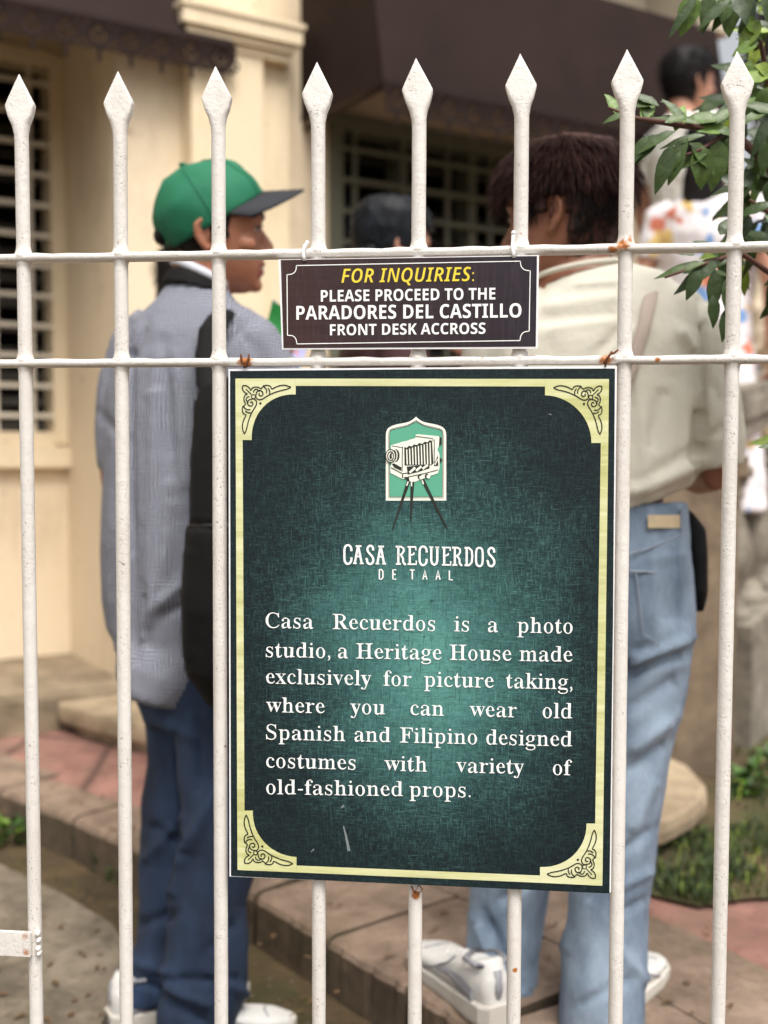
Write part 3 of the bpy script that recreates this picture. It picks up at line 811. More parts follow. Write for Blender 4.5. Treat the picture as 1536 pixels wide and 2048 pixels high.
# emblem: bellows camera on a tripod before an arched plaque  (traced at 4.8 x from 680, 810)
def E(p): return (680+p[0]/4.8, 810+p[1]/4.8)
def epoly(mb, pts, k): return poly_px(mb, [E(p) for p in pts], YF-.0006-.0003*k)
def eline(mb, pts, w_, k, w1=None, closed=False): return stroke(mb, [E(p) for p in pts], w_/4.8, YF-.0006-.0003*k, None if w1 is None else w1/4.8, closed)
iv, tl, dk = MB(), MB(), MB()
def ogee(i):
    L, Rr, T_, B_ = 440+i, 1020-i, 107+i*1.35, 918-i
    left = smooth_line([(L, 300), (L+5, 255), (L+28, 218+i*.5), (L+90-i*.5, 190+i), (650, 164+i), (700, 138+i), (735, T_)], 4)
    right = [(1470-x-(0), y) for x, y in reversed(left)]
    right = [(Rr-(x_-L) if False else 1460-x_, y_) for x_, y_ in reversed(left)]
    return [(L, B_)]+left+right[1:]+[(Rr, B_)]
epoly(iv, ogee(0), 0); epoly(tl, ogee(38), 1)
eline(dk, ogee(27), 4, 1, closed=True); eline(dk, ogee(36), 4, 2, closed=True)
for p, q, w0, w1 in (((662, 722), (500, 1205), 36, 12), ((696, 730), (678, 1110), 38, 14), ((792, 716), (1030, 1190), 36, 14)): eline(dk, [p, lerp(p, q, .5), q], w0, 2, w1)
for p, q in (((655, 735), (640, 775)), ((688, 738), (687, 780)), ((788, 722), (802, 760))): eline(iv, [p, q], 12, 3)
epoly(iv, [(488, 388), (560, 366), (600, 352), (640, 345), (680, 330), (722, 320), (726, 288), (745, 280), (950, 300), (958, 320), (955, 380), (935, 430), (955, 470), (956, 600), (940, 655), (880, 675), (720, 737), (672, 735), (655, 700), (600, 710), (484, 652), (482, 600), (495, 560), (490, 480)], 3)
epoly(dk, [(617, 402), (640, 412), (660, 390), (690, 398), (710, 378), (740, 384), (760, 364), (790, 372), (812, 352), (840, 358), (860, 338), (884, 344), (897, 560), (880, 578), (620, 580)], 4)
for i in range(9): x = 640+i*28; eline(iv, [(x, 425-i*8), (x+6, 572)], 11, 5, 13)
epoly(dk, [(640, 592), (742, 582), (852, 572), (862, 606), (760, 640), (652, 668)], 4)
for i in range(3): eline(iv, [(668+i*62, 650-i*18), (722+i*60, 600-i*12)], 22, 5)
eline(dk, [(725, 300), (890, 322), (893, 345)], 7, 4); eline(dk, [(600, 400), (596, 640)], 8, 4); eline(dk, [(497, 392), (600, 408)], 6, 4)
eline(dk, [(488, 600), (600, 660), (650, 652)], 9, 4); epoly(dk, [(498, 566), (520, 560), (590, 598), (588, 632), (520, 600)], 4)
eline(dk, [(655, 690), (800, 660), (940, 622)], 8, 4); eline(dk, [(600, 700), (600, 668)], 10, 4); epoly(dk, [(610, 690), (660, 690), (668, 728), (630, 712)], 4)
epoly(dk, [(900, 585), (938, 480), (944, 585)], 4); eline(iv, [(912, 575), (938, 520)], 10, 5)
epoly(dk, [(955, 300), (978, 320), (975, 378), (950, 392)], 4); epoly(dk, [(957, 505), (985, 525), (960, 562)], 4)
def ring_pts(cx, cy, a, b, n=20): return [(cx+a*math.cos(2*math.pi*k/n), cy+b*math.sin(2*math.pi*k/n)) for k in range(n)]
epoly(dk, ring_pts(532, 484, 40, 62), 4); eline(iv, ring_pts(520, 484, 28, 56), 9, 5, closed=True); epoly(iv, ring_pts(486, 488, 46, 60), 5)
eline(dk, ring_pts(486, 488, 47, 62), 8, 6, closed=True); eline(dk, ring_pts(486, 490, 28, 42), 10, 6, closed=True); epoly(dk, ring_pts(486, 492, 11, 26), 6)
for cx in (780, 848): epoly(dk, ring_pts(cx-14, 690-(cx-780)*.1, 20, 24), 4); epoly(iv, ring_pts(cx, 696-(cx-780)*.12, 18, 18), 5)
eline(dk, [(905, 330), (905, 560)], 7, 4)
em = iv.build('emblem', M['print_ivory'], big); tl.build('emblem_field', M['print_teal'], em); dk.build('emblem_drawing', M['print_dark'], em)
# title drawn letter by letter (condensed slab capitals)
tt = MB()
def sh(p): return (p[0], p[1]+(p[0]-30)*.0175)
def tl_(pts, w_=21, sm=False): stroke(tt, [E(sh(p)) for p in (smooth_line(pts, 4) if sm else pts)], w_/4.8, YF-.0012)
C_ = lambda x: [(x+74, 1402), (x+71, 1370), (x+56, 1350), (x+38, 1345), (x+20, 1353), (x+8, 1378), (x+6, 1420), (x+6, 1460), (x+9, 1495), (x+22, 1518), (x+40, 1524), (x+60, 1514), (x+72, 1492), (x+74, 1462)]
def A_(x): tl_([(x+14, 1518), (x+44, 1356)]); tl_([(x+48, 1356), (x+80, 1518)]); tl_([(x+25, 1465), (x+46, 1448), (x+70, 1465)], 15); tl_([(x-2, 1517), (x+32, 1517)], 16); tl_([(x+62, 1517), (x+98, 1517)], 16); tl_([(x+22, 1352), (x+78, 1352)], 16)
S_ = lambda x: [(x+68, 1392), (x+66, 1366), (x+50, 1348), (x+30, 1350), (x+14, 1372), (x+18, 1402), (x+40, 1428), (x+62, 1455), (x+70, 1488), (x+56, 1516), (x+34, 1522), (x+14, 1508), (x+8, 1478), (x-4, 1470)]
def E_(x): tl_([(x+22, 1350), (x+22, 1518)]); tl_([(x, 1351), (x+80, 1351), (x+80, 1382)], 16); tl_([(x, 1517), (x+84, 1517), (x+84, 1482)], 16); tl_([(x+22, 1434), (x+60, 1420), (x+62, 1404)], 16)
def R_(x): tl_([(x+22, 1350), (x+22, 1518)]); tl_([(x-2, 1517), (x+46, 1517)], 16); tl_([(x-4, 1351), (x+50, 1351), (x+72, 1366), (x+74, 1392), (x+58, 1418), (x+24, 1440)], 19); tl_([(x+44, 1430), (x+66, 1462), (x+70, 1500), (x+92, 1524)], 19, True)
tl_(C_(36), 21, True); A_(128); tl_(S_(250), 21, True); A_(344); R_(538); E_(648); tl_(C_(758), 21, True)
tl_([(876, 1350), (876, 1480), (886, 1508), (905, 1520), (924, 1508), (934, 1480), (934, 1350)]); tl_([(858, 1351), (894, 1351)], 16); tl_([(916, 1351), (952, 1351)], 16)
E_(978); R_(1080)
tl_([(1216, 1350), (1216, 1518)]); tl_([(1196, 1351), (1238, 1351), (1264, 1376), (1270, 1430), (1264, 1490), (1238, 1517), (1196, 1517)], 20)
tl_([(1338, 1346), (1316, 1358), (1307, 1390), (1306, 1435), (1307, 1480), (1316, 1512), (1338, 1524), (1360, 1512), (1369, 1480), (1370, 1435), (1369, 1390), (1360, 1358), (1338, 1346)], 20, True)
tl_(S_(1412), 21, True)
def t2(pts): stroke(tt, [E((x, y+(x-370)*.012)) for x, y in pts], 13/4.8, YF-.0012)
t2([(378, 1580), (378, 1672), (398, 1672), (412, 1655), (412, 1598), (398, 1580), (378, 1580)]); t2([(540, 1580), (508, 1580), (508, 1670), (540, 1670)]); t2([(508, 1624), (534, 1624)])
t2([(672, 1580), (716, 1580)]); t2([(694, 1580), (694, 1670)])
for x in (796, 922): t2([(x, 1670), (x+19, 1580), (x+38, 1670)]); t2([(x+8, 1640), (x+31, 1640)])
t2([(1050, 1580), (1050, 1670), (1082, 1670)])
tt.build('title_lettering', M['print_white'], big)
# body text, justified
OFF = 0; CH = cap_height(SER('H'), OFF)
LINES = [('Casa Recuerdos is a photo', 1255.5, 1267), ('studio, a Heritage House made', 1314, 1323.5), ('exclusively for picture taking,', 1367, 1378.5), ('where you can wear old', 1424, 1437),
         ('Spanish and Filipino designed', 1478.5, 1493), ('costumes with variety of', 1535, 1550.5), ('old-fashioned props.', 1588, 1598)]
for s, ya, yb in LINES:
    xa = 531.5+(ya-1255)*.004; xb = 1145-(ya-1255)*.004
    bt = MB(); ws = s.split(' '); ms = [even_weight(*text_mesh(SER(q_), OFF)) for q_ in ws]
    sc_ = 30.5/CH                                       # px per font unit
    hx = 1.03 if ws[0] != 'old-fashioned' else 1.05
    wid = [(min(p.x for p in m[0]), max(p.x for p in m[0])) for m in ms]
    pw = [(b-a)*sc_*hx for a, b in wid]
    if ws[0] == 'old-fashioned': gap = 13
    else: gap = (xb-xa-sum(pw))/(len(ws)-1)
    if gap < 9:                                          # tight line: squeeze the letters
        kx = (xb-xa-9*(len(ws)-1))/sum(pw); pw = [q_*kx for q_ in pw]; gap = 9
    x = xa
    for (v, f), (a, b), pwid in zip(ms, wid, pw):
        y0 = ya+(yb-ya)*(x-xa)/(xb-xa); y1 = ya+(yb-ya)*(x+pwid-xa)/(xb-xa)
        A, B = UP(x, y0, YF-.0012), UP(x+pwid, y1, YF-.0012)
        ex = (B-A)/(b-a); up = Vector((-(B-A).z, 0, (B-A).x)).normalized()*(sc_/1652)
        bt.add([A+ex*(p.x-a)+up*p.y for p in v], f); x += pwid+gap
    bt.build('text_line', M['print_white'], big)
M['scratch'] = plain('pale scratch', (120, 130, 132), .6)
for pts_, w0_, w1_ in (([(687, 1652), (692, 1672), (698, 1702)], 2.5, 6), ([(682, 1616), (688, 1611)], 2, 5), ([(622, 1704), (628, 1698)], 1.5, 3), ([(1098, 828), (1103, 829)], 2, 2)):
    stroke(MB(), pts_, w0_, YF-.0006, w1_).build('scratch', M['scratch'], big)
# --- small sign
YS = -.0150
small = thing('inquiry_sign', UP(818, 605, YS), 'small dark brown sign with white and yellow lettering under the top rail', 'sign')
board([(557, 519), (1078, 510), (1075.5, 697), (564, 699)], YS, .0048, M['board_white'], 'backing_board', small)
mb = MB(); poly_px(mb, [(561.5, 520), (1074, 512), (1071.5, 693), (567, 696)], YS-.0004); mb.build('printed_panel', M['sign_brown'], small)
ln = MB(); Yl = YS-.0008
def sq(x, y): return (450+x/1.92, 480+y/1.92)
fr_ = [(274, 98), (1134, 81)]+smooth_line([(1134, 81), (1137, 100), (1150, 114), (1172, 118)], 4)[1:]+[(1168, 350)]+smooth_line([(1168, 350), (1148, 354), (1136, 368), (1133, 386)], 4)[1:]+[(276, 399)]+smooth_line([(276, 399), (272, 380), (260, 368), (240, 366)], 4)[1:]+[(238, 133)]+smooth_line([(238, 133), (258, 130), (271, 118), (274, 98)], 4)[1:-1]
stroke(ln, [sq(*p) for p in fr_], 1.7, Yl, closed=True); ln.build('border_line', M['print_white'], small)
ye, wh = MB(), MB()
put_text(ye, ITA('FOR INQUIRIES:'), sq(447, 165), sq(956, 158), Yl, 27.5, -.012, cap_height(ITA('I'), -.012))
ch = cap_height(SAN('E'), .0)
put_text(wh, SAN('PLEASE PROCEED TO THE'), sq(368, 237), sq(1038, 228), Yl, 22.5, 0, ch)
put_text(wh, SAN('PARADORES DEL CASTILLO'), sq(274, 306), sq(1138, 297), Yl, 27, 0, ch)
put_text(wh, SAN('FRONT DESK ACCROSS'), sq(403, 366), sq(1000, 360), Yl, 21.5, 0, ch)
ye.build('heading_lettering', M['print_yellow'], small); wh.build('lettering', M['print_white'], small)
# --- ties
def wire(name, pts, r, mat, label, cat, group):
    P = [UP(x, y, Y) for x, y, Y in pts]; mb = MB(); mb.tube(P, r, 8); o = mb.build(name, mat, None, True); return tag(o, label, cat, group)
def loopwire(cx, cy, rx, ry, seed, n=26, turns=2.2):
    rnd = random.Random(seed); out = []
    for k in range(n):
        a = turns*2*math.pi*k/n; out.append((cx+rx*math.sin(a*.5+rnd.uniform(-.3, .3))*.9, cy+ry*math.cos(a), -.0135-.004*math.sin(a)-.002))
    return out
wire('wire_tie', loopwire(490, 722, 9, 13, 1), .0011, M['rust'], 'rusty twisted wire knotted on the lower rail at the left sign corner', 'wire', 'rusty wires holding the large sign')
wire('wire_tie', [(1236, 700, -.014), (1228, 706, -.016), (1222, 708, -.017), (1217, 714, -.018), (1213, 722, -.018), (1211, 732, -.016), (1208, 726, -.015), (1215, 716, -.019), (1224, 703, -.018)], .0012, M['rust'], 'rusty wire end sticking up beside the right sign corner', 'wire', 'rusty wires holding the large sign')
wire('wire_tie', [(823, 1772, -.011), (828, 1784, -.013), (836, 1790, -.015), (845, 1778, -.013), (838, 1770, -.011), (830, 1782, -.016), (838, 1786, -.014)], .0011, M['rust'], 'rusty wire knot poking out under the large sign', 'wire', 'rusty wires holding the large sign')
def cable_tie(pts, label):
    P = [UP(x, y, Y) for x, y, Y in pts]; mb = MB(); mb.tube(P, [(.0022, .0009)]*len(P), 8, (1, 0, 0)); mb.ell(P[0], .003, .003, .003, n=8, m=6); tag(mb.build('cable_tie', M['plastic_white'], None, True), label, 'cable tie', 'white cable ties on the small sign')
cable_tie([(614, 486, -.012), (610, 490, -.015), (606, 500, -.016), (607, 512, -.017), (609, 522, -.0165)], 'white cable tie looped over the top rail at the left of the small sign')
cable_tie([(1027, 466, -.010), (1026, 480, -.013), (1025, 494, -.016), (1027, 505, -.017), (1028, 516, -.0165)], 'white cable tie with a long tail at the right of the small sign')

# ------------------------------------------------------------------ people
def head_matrix(at, fwd, up=(0, 0, 1), s=1.0):
    """places a head whose eye-level centre is at `at`, looking along fwd"""
    x = Vector(fwd).normalized(); z = Vector(up); z = (z-x*z.dot(x)).normalized() if abs(z.dot(x)) < .99 else Vector((0, 0, 1))
    y = z.cross(x)
    return Matrix(((x.x*s, y.x*s, z.x*s, at[0]), (x.y*s, y.y*s, z.y*s, at[1]), (x.z*s, y.z*s, z.z*s, at[2]), (0, 0, 0, 1)))
PROFILE = [(.124, .016, -.024, .018), (.112, .058, -.070, .048), (.082, .088, -.095, .069), (.050, .098, -.103, .075), (.024, .1015, -.102, .076), (.000, .0945, -.099, .0755),
           (-.018, .0950, -.092, .073), (-.038, .0945, -.084, .070), (-.055, .0955, -.076, .066), (-.070, .0970, -.066, .061), (-.088, .0930, -.054, .054), (-.104, .0900, -.030, .043), (-.117, .0780, .012, .030), (-.123, .0640, .034, .018)]
def head_shapes(ears=(1, -1)):
    mb = MB(); rs = []
    for z, fx, bx, w_ in PROFILE:
        cx, a = (fx+bx)/2, (fx-bx)/2
        rs.append([Vector((cx+a*math.copysign(abs(math.cos(t))**.92, math.cos(t)), w_*math.copysign(abs(math.sin(t))**.82, math.sin(t)), z)) for t in (k*2*math.pi/28 for k in range(28))])
    mb.rings(rs)
    mb.tube([(.088, 0, .004), (.101, 0, -.018), (.112, 0, -.036)], [(.0085, .008), (.010, .010), (.0125, .011)], 12, (0, 1, 0))   # nose
    mb.ell((.110, 0, -.040), .0120, .0125, .0095, n=12, m=8)
    for sgn in (1, -1):
        mb.ell((.098, sgn*.0125, -.043), .0125, .0085, .0085, n=10, m=6)
        mb.tube([(.094, sgn*.008, .022), (.093, sgn*.030, .027), (.076, sgn*.052, .018)], [.008, .009, .007], 10)       # brow
        mb.ell((.070, sgn*.047, -.026), .022, .018, .018, n=10, m=8)                                                     # cheek
        mb.ell((.083, sgn*.031, .001), .0105, .0155, .0095, n=12, m=8)                                                   # lids
        if sgn in ears:
            e = [(.004, sgn*.074, .016), (-.010, sgn*.084, .022), (-.020, sgn*.088, .010), (-.020, sgn*.087, -.010), (-.011, sgn*.083, -.026), (-.001, sgn*.078, -.036), (.006, sgn*.075, -.034)]
            mb.tube(e, [.0045, .0055, .006, .0055, .0055, .0065, .005], 10)
            mb.ell((-.008, sgn*.079, -.006), .013, .0045, .026, n=12, m=8)
    mb.ell((.0955, 0, -.0650), .0085, .021, .0058, n=12, m=8); mb.ell((.0925, 0, -.0825), .0095, .019, .0066, n=12, m=8)   # lips
    mb.ell((.083, 0, -.108), .014, .020, .014, n=12, m=8)
    return mb
LIP = lambda p: p.x > .085 and abs(p.y) < .023 and -.089 < p.z < -.0615
def hand(at, dirv, palm, curl=.6, side=1, s=1.0):
    """five-fingered hand: wrist at `at`, pointing along dirv, palm facing `palm`"""
    x = Vector(dirv).normalized(); z = -Vector(palm); z = (z-x*z.dot(x)).normalized(); y = z.cross(x)*side
    W = lambda p: Vector(at)+(x*p[0]+y*p[1]+z*p[2])*s
    mb = MB()
    mb.tube([W((-.03, 0, 0)), W((.0, 0, 0)), W((.04, .002, 0)), W((.085, .002, 0))], [(.026*s, .019*s), (.029*s, .017*s), (.040*s, .015*s), (.041*s, .012*s)], 14, y)
    for k, (yy, L) in enumerate(((.030, .072), (.010, .080), (-.011, .074), (-.030, .058))):
        p = Vector((.080-.004*abs(k-1), yy, 0)); a = .12+.05*k; pts = [p]
        for seg, f in ((L*.45, .6), (L*.32, 1.0), (L*.23, .8)):
            a += curl*f*.75; p = p+Vector((math.cos(a)*seg, yy*.05, -math.sin(a)*seg)); pts.append(p)
        mb.tube([W(q) for q in pts], [.0088*s, .0085*s, .0078*s, .0060*s], 10); mb.ell(W(pts[-1]), .006*s, .006*s, .006*s, n=8, m=6)
    pts = [(.012, .026, -.004), (.040, .050, -.012), (.064, .058, -.022), (.084, .056, -.032)]
    mb.tube([W(q) for q in pts], [.013*s, .0105*s, .0095*s, .0070*s], 10); mb.ell(W(pts[-1]), .007*s, .007*s, .007*s, n=8, m=6)
    return mb
def eyes(mtx, person, brow_mat):
    for sgn in (1, -1):
        e = MB().ell((.0860, sgn*.032, .0005), .0078, .0120, .0048, n=14, m=8).xf(mtx); eo = e.build('eye', M['eye_white'], person, True)
        MB().ell((.0912, sgn*.0325, .0003), .0034, .0058, .0048, n=12, m=8).xf(mtx).build('iris', M['eye_dark'], eo, True)
        MB().tube([(.0925, sgn*.018, .0045), (.0965, sgn*.030, .0085), (.0905, sgn*.046, .0045)], [.0012, .0018, .0012], 8).xf(mtx).build('eyelash', M['eye_dark'], eo, True)
        MB().tube([(.101, sgn*.014, .0225), (.0995, sgn*.030, .0295), (.084, sgn*.050, .0235)], [(.0035, .0018), (.004, .002), (.002, .0012)], 8, (0, 0, 1)).xf(mtx).build('eyebrow', brow_mat, person, True)
def hair_cap(person, mtx, pred, mat, puff=.010, name='hair', rough=.004, lumps=(), strands=0, slen=.05, seed=1, top_only=None, fine_k=1.0):
    """hair grown off the skull where pred(local point) holds"""
    mb = MB(); rs = []
    for z, fx, bx, w_ in PROFILE[:11]:
        k = puff*(1+.9*max(0, z)/.12); cx, a = (fx+bx)/2, (fx-bx)/2+k
        rs.append([Vector((cx+a*math.cos(t), (w_+k)*math.copysign(abs(math.sin(t))**.85, math.sin(t)), z+k*(1.0 if z > .06 else .3))) for t in (q*2*math.pi/72 for q in range(72))])
    fine = []
    for a, b in zip(rs[:-1], rs[1:]):
        for j in range(4): fine.append([p+(q-p)*(j/4) for p, q in zip(a, b)])
    fine.append(rs[-1])
    n = 72; v = [p for r in fine for p in r]; f = []
    for i in range(len(fine)-1):
        for j in range(n):
            q = (i*n+j, i*n+(j+1) % n, (i+1)*n+(j+1) % n, (i+1)*n+j)
            c = sum((v[k] for k in q), Vector())/4
            if pred(c): f.append(q)
    if pred(v[0]): f.append(tuple(range(n)))
    rnd = random.Random(seed); out = MB()
    used = sorted({i for q in f for i in q}); ix = {k: i for i, k in enumerate(used)}
    o_ = [v[k] for k in used]
    o_ = [p+Vector((p.x, p.y, p.z)).normalized()*(rough*noise.fractal(Vector((p.x*45+seed, p.y*45, p.z*14)), .7, 2, 3)) for p in o_]
    in_ = [Vector((p.x*.90, p.y*.90, p.z*.94-.002)) for p in o_]; N = len(o_)
    out.v = o_+in_
    ff = [tuple(ix[k] for k in q) for q in f]; out.f = list(ff)+[tuple(k+N for k in q[::-1]) for q in ff]
    ed = {}
    for q in ff:
        for a, b in zip(q, q[1:]+q[:1]): ed[(a, b)] = 1
    for (a, b) in list(ed):
        if (b, a) not in ed: out.f.append((b, a, a+N, b+N))
    for L in lumps: out.ell(*L)
    cand = [p for p in o_ if (top_only is None or top_only(p))]
    for _ in range(strands):
        p = rnd.choice(cand).copy(); nrm = Vector((p.x, p.y, p.z*1.1)).normalized()
        dn = Vector((nrm.x*.6+.1*rnd.uniform(-1, 1), nrm.y*.6+.25*rnd.uniform(-1, 1), -.75)); dn = (dn-nrm*dn.dot(nrm)*.8).normalized()
        pts = [p-nrm*.004]; L = slen*rnd.uniform(.5, 1.2)
        for k in range(3):
            nn = Vector((pts[-1].x, pts[-1].y, pts[-1].z)).normalized(); dk_ = (dn-nn*dn.dot(nn)*.85).normalized()
            pts.append(pts[-1]+dk_*L/3+nn*rnd.uniform(.0, .0022))
        out.tube(pts, [(a_*fine_k, b_*fine_k) for a_, b_ in ((.0026, .0016), (.003, .0018), (.002, .0012), (.0004, .0003))], 5 if fine_k == 1 else 3, (p.y, -p.x, .01))
    return out.xf(mtx).build(name, mat, person, True)
def shoe(name, heel, toe_dir, person, s=1.0, tilt=0.0, mats=None, roll=0):
    """sneaker: heel point on the floor, direction of the toe"""
    x = Vector(toe_dir); x.z = 0; x.normalize(); z = Vector((0, 0, 1)); y = z.cross(x)
    if tilt: 
        q = Quaternion(y, -tilt); x = q @ x; z = q @ z
    W = lambda a, b, c: Vector(heel)+(x*a+y*b+z*c)*s
    up, so_ = MB(), MB()
    stn = [(-.012, .018, .026, .086), (-.004, .028, .023, .096), (.03, .036, .022, .100), (.07, .036, .022, .098), (.11, .037, .022, .080), (.15, .043, .022, .066), (.20, .049, .022, .056), (.24, .046, .022, .048), (.268, .034, .022, .040), (.285, .012, .026, .034)]
    rs = []
    for a, w_, z0, z1 in stn:
        rs.append([W(a, w_*math.copysign(abs(math.cos(t))**.8, math.cos(t)), (z0+z1)/2+(z1-z0)/2*math.copysign(abs(math.sin(t))**.75, math.sin(t))) for t in (k*2*math.pi/18 for k in range(18))])
    up.rings(rs)
    up.tube([W(.02, 0, .08), W(.03, 0, .105)], [(.029*s, .034*s), (.028*s, .032*s)], 14, y)
    uo = fuse(name, up, mats[0] if mats else M['sneaker'], person, .005, 4)
    sl_ = [(-.018, .022), (.0, .036), (.04, .041), (.09, .040), (.14, .045), (.20, .053), (.25, .049), (.28, .032), (.293, .012)]
    rs = []
    for a, w_ in sl_:
        r_ = .008 if a > .27 else 0
        hz = .034 if a < .06 else .026
        rs.append([W(a, w_*.95, r_), W(a, w_, .008+r_), W(a, w_, hz), W(a, w_*.9, hz+.004), W(a, -w_*.9, hz+.004), W(a, -w_, hz), W(a, -w_, .008+r_), W(a, -w_*.95, r_)])
    so_.rings(rs).build('sole', M['sneaker_sole'], uo)
    for sgn in (1, -1):
        MB().rings([[W(a, sgn*(w_+.0015), z0), W(a, sgn*(w_+.0035), (z0+z1)/2), W(a, sgn*(w_+.0005), z1), W(a, sgn*(w_-.006), (z0+z1)/2)] for a, w_, z0, z1 in ((.02, .036, .034, .060), (.06, .0365, .036, .066), (.10, .037, .050, .062), (.14, .041, .046, .054))]).build('side_panel', M['sneaker_grey'], uo)
    MB().tube([W(.012, .030, .104), W(.0, .0, .100), W(.012, -.030, .104), W(.05, -.034, .103), W(.075, 0, .101), W(.05, .034, .103), W(.012, .030, .104)], .005*s, 8).build('collar', M['sneaker_grey'], uo, True)
    for sgn in (1, -1):
        MB().tube([W(.19, sgn*.046, .030), W(.15, sgn*.0435, .048), (W(.11, sgn*.037, .070)), W(.085, sgn*.034, .092)], .0022*s, 6).build('stitching', M['sneaker_grey'], uo, True)
    MB().tube([W(.235, .046, .032), W(.222, .026, .050), W(.216, 0, .0545), W(.222, -.026, .050), W(.235, -.046, .032)], .0022*s, 6).build('toe_cap_seam', M['sneaker_grey'], uo, True)
    MB().tube([W(-.008, 0, .040), W(-.013, 0, .065), W(-.008, 0, .098)], [(.008*s, .003*s)]*3, 8, y).build('heel_tab', M['sneaker_grey'], uo, True)
    lc = MB()
    for k in range(5):
        a = .085+k*.020; zz = .096-.007*k
        lc.tube([W(a, .020, zz-.012), W(a, 0, zz+.000), W(a+.006, -.020, zz-.012)], .0028*s, 6)
    lc.build('laces', M['sneaker'], uo, True)
    return uo

# --- man in the green cap
D1 = 2.24
m1 = thing('person', UG(390, 2040, 0), 'man in green cap with dark visor, gingham shirt and navy jeans, looking right', 'person')
UPh = (UPV-ray(427, 450).normalized()*UPV.dot(ray(427, 450).normalized())).normalized()
H1 = head_matrix(U(425, 460, D1), RT*.999+FW*.02, UPh)
hs1 = head_shapes()
hs1.v = [p*.92 if p.z > .034+.5*p.x and p.z > .0 else p for p in hs1.v]      # the cap sits close on the skull
bd_ = hs1.xf(H1)
ptube(bd_, [(408, 505, D1, 58, .058), (402, 545, D1, 56, .056), (396, 590, D1, 64, .06), (392, 640, D1, 100, .075), (390, 740, D1+.02, 140, .10), (380, 950, D1+.02, 140, .10), (375, 1180, D1, 140, .10), (370, 1330, D1, 130, .09)])
ptube(bd_, [(262, 690, D1+.04, 30, .032), (222, 850, D1+.05, 26, .03), (220, 955, D1+.05, 19, .024), (226, 1005, D1+.05, 16, .022), (248, 1060, D1+.10, 19, .02), (300, 1080, D1+.2, 17, .018)])
ptube(bd_, [(530, 690, D1+.02, 34, .034), (585, 800, D1+.02, 30, .03), (600, 880, D1+.04, 25, .026), (580, 810, D1+.16, 22, .022), (572, 740, D1+.2, 18, .018)])
bd_.join(hand(U(572, 740, D1+.2), UPV*.9+RT*.1, RT, .5, 1, .95)); bd_.join(hand(U(300, 1080, D1+.2), RT*.6-UPV*.6, -FW, .6, -1, .95))
Li = H1.inverted()
fuse('body', bd_, [M['skin_a'], M['lips']], m1, .0045, 3, None, lambda c: 1 if LIP(Li @ c) else 0)
eyes(H1, m1, M['hair_black'])
MB().ell((.0935, 0, -.0735), .0075, .016, .0034, n=14, m=8).xf(H1).build('teeth', plain('teeth', (206, 198, 186), .3, .04), m1, True)
hair_cap(m1, H1, lambda p: p.z < -.034+.6*(p.x+.091) and ((p.x < -.012 and p.z > -.062) or (abs(p.y) > .05 and -.02 < p.x < .042 and p.z > -.004-.2*max(0, p.x))), M['hair_black'], .004, strands=700, slen=.026, seed=3, fine_k=.5,
         lumps=[((-.098, 0, -.012), .018, .040, .020), ((-.106, .01, -.002), .010, .022, .016), ((-.070, 0, -.048), .026, .048, .024)], top_only=lambda p: p.z < .03 and p.x < .02)
# cap: crown, visor, button
cb_ = U(427, 433, D1); ax = (U(522, 377, D1)-U(333, 490, D1)).normalized(); FWl = ray(427, 433).normalized(); ay = (FWl-ax*FWl.dot(ax)).normalized(); az = ax.cross(ay)
# tilt the cap's cross axis with the head
LA, LBx, HC = .1115, .092, .123
mb = MB(); rs = []
for i in range(15):
    v_ = i/14; rr = max(.02, (1-v_**2.5)**(1/2.05)) if v_ < 1 else .02
    bul = 1+.03*math.sin(v_*math.pi)
    ring_ = []
    for k in range(48):
        t = k*2*math.pi/48
        sm_ = 1+.008*math.cos(6*t)*(v_)                       # six panels
        p = cb_+ax*(LA*rr*bul*sm_*math.cos(t)-.004*v_)+ay*(LBx*rr*bul*sm_*math.sin(t))+az*(HC*v_-.012)
        q = noise.fractal(Vector((p.x*16, p.y*16, p.z*16)), .8, 2, 2)
        ring_.append(p+(p-cb_).normalized()*.0055*q)
    rs.append(ring_)
mb.rings(rs, True)
cap = mb.build('cap', M['cap_green'], m1, True)
MB().ell(cb_+az*(HC-.011), .008, .008, .005, n=12, m=8).build('cap_button', M['cap_green'], cap, True)
sm2 = MB()
for k6 in range(6):
    sp6 = MB(); pts6 = []
    for ring_ in rs[:-1]:
        q = ring_[(k6*8+4) % 48]; pts6.append(q+(q-cb_).normalized()*.0006)
    sp6.tube(pts6, .0014, 6).build('seam', M['cap_green'], cap, True)
vs = MB(); top, bot = [], []
N = 28; Kd = 9
def vis(phi, k, dz):
    inner = cb_+ax*(LA*1.005*math.cos(phi))+ay*(LBx*1.01*math.sin(phi))-az*.010
    ext = .078*max(0, math.cos(phi*.98))**.55
    fwd_ = (ax*.80-az*.40).normalized()
    p = inner+fwd_*ext*k
    yy = p.dot(ay)-cb_.dot(ay)
    drop = -1.0*yy*yy*(k) 
    return p+az*(dz+drop)
for dz in (.0022, -.0022):
    for k in range(Kd+1): vs.v += [vis((j/N*2-1)*1.32, k/Kd, dz) for j in range(N+1)]
c_ = lambda lay, k, j: lay*(Kd+1)*(N+1)+k*(N+1)+j
for lay in (0, 1):
    for k in range(Kd):
        for j in range(N): vs.f.append((c_(lay, k, j), c_(lay, k, j+1), c_(lay, k+1, j+1), c_(lay, k+1, j)))
for j in range(N):
    for k in (0, Kd): vs.f.append((c_(0, k, j), c_(0, k, j+1), c_(1, k, j+1), c_(1, k, j)))
for k in range(Kd):
    for j in (0, N): vs.f.append((c_(0, k, j), c_(0, k+1, j), c_(1, k+1, j), c_(1, k, j)))
vs.build('visor', M['cap_navy'], cap, True)
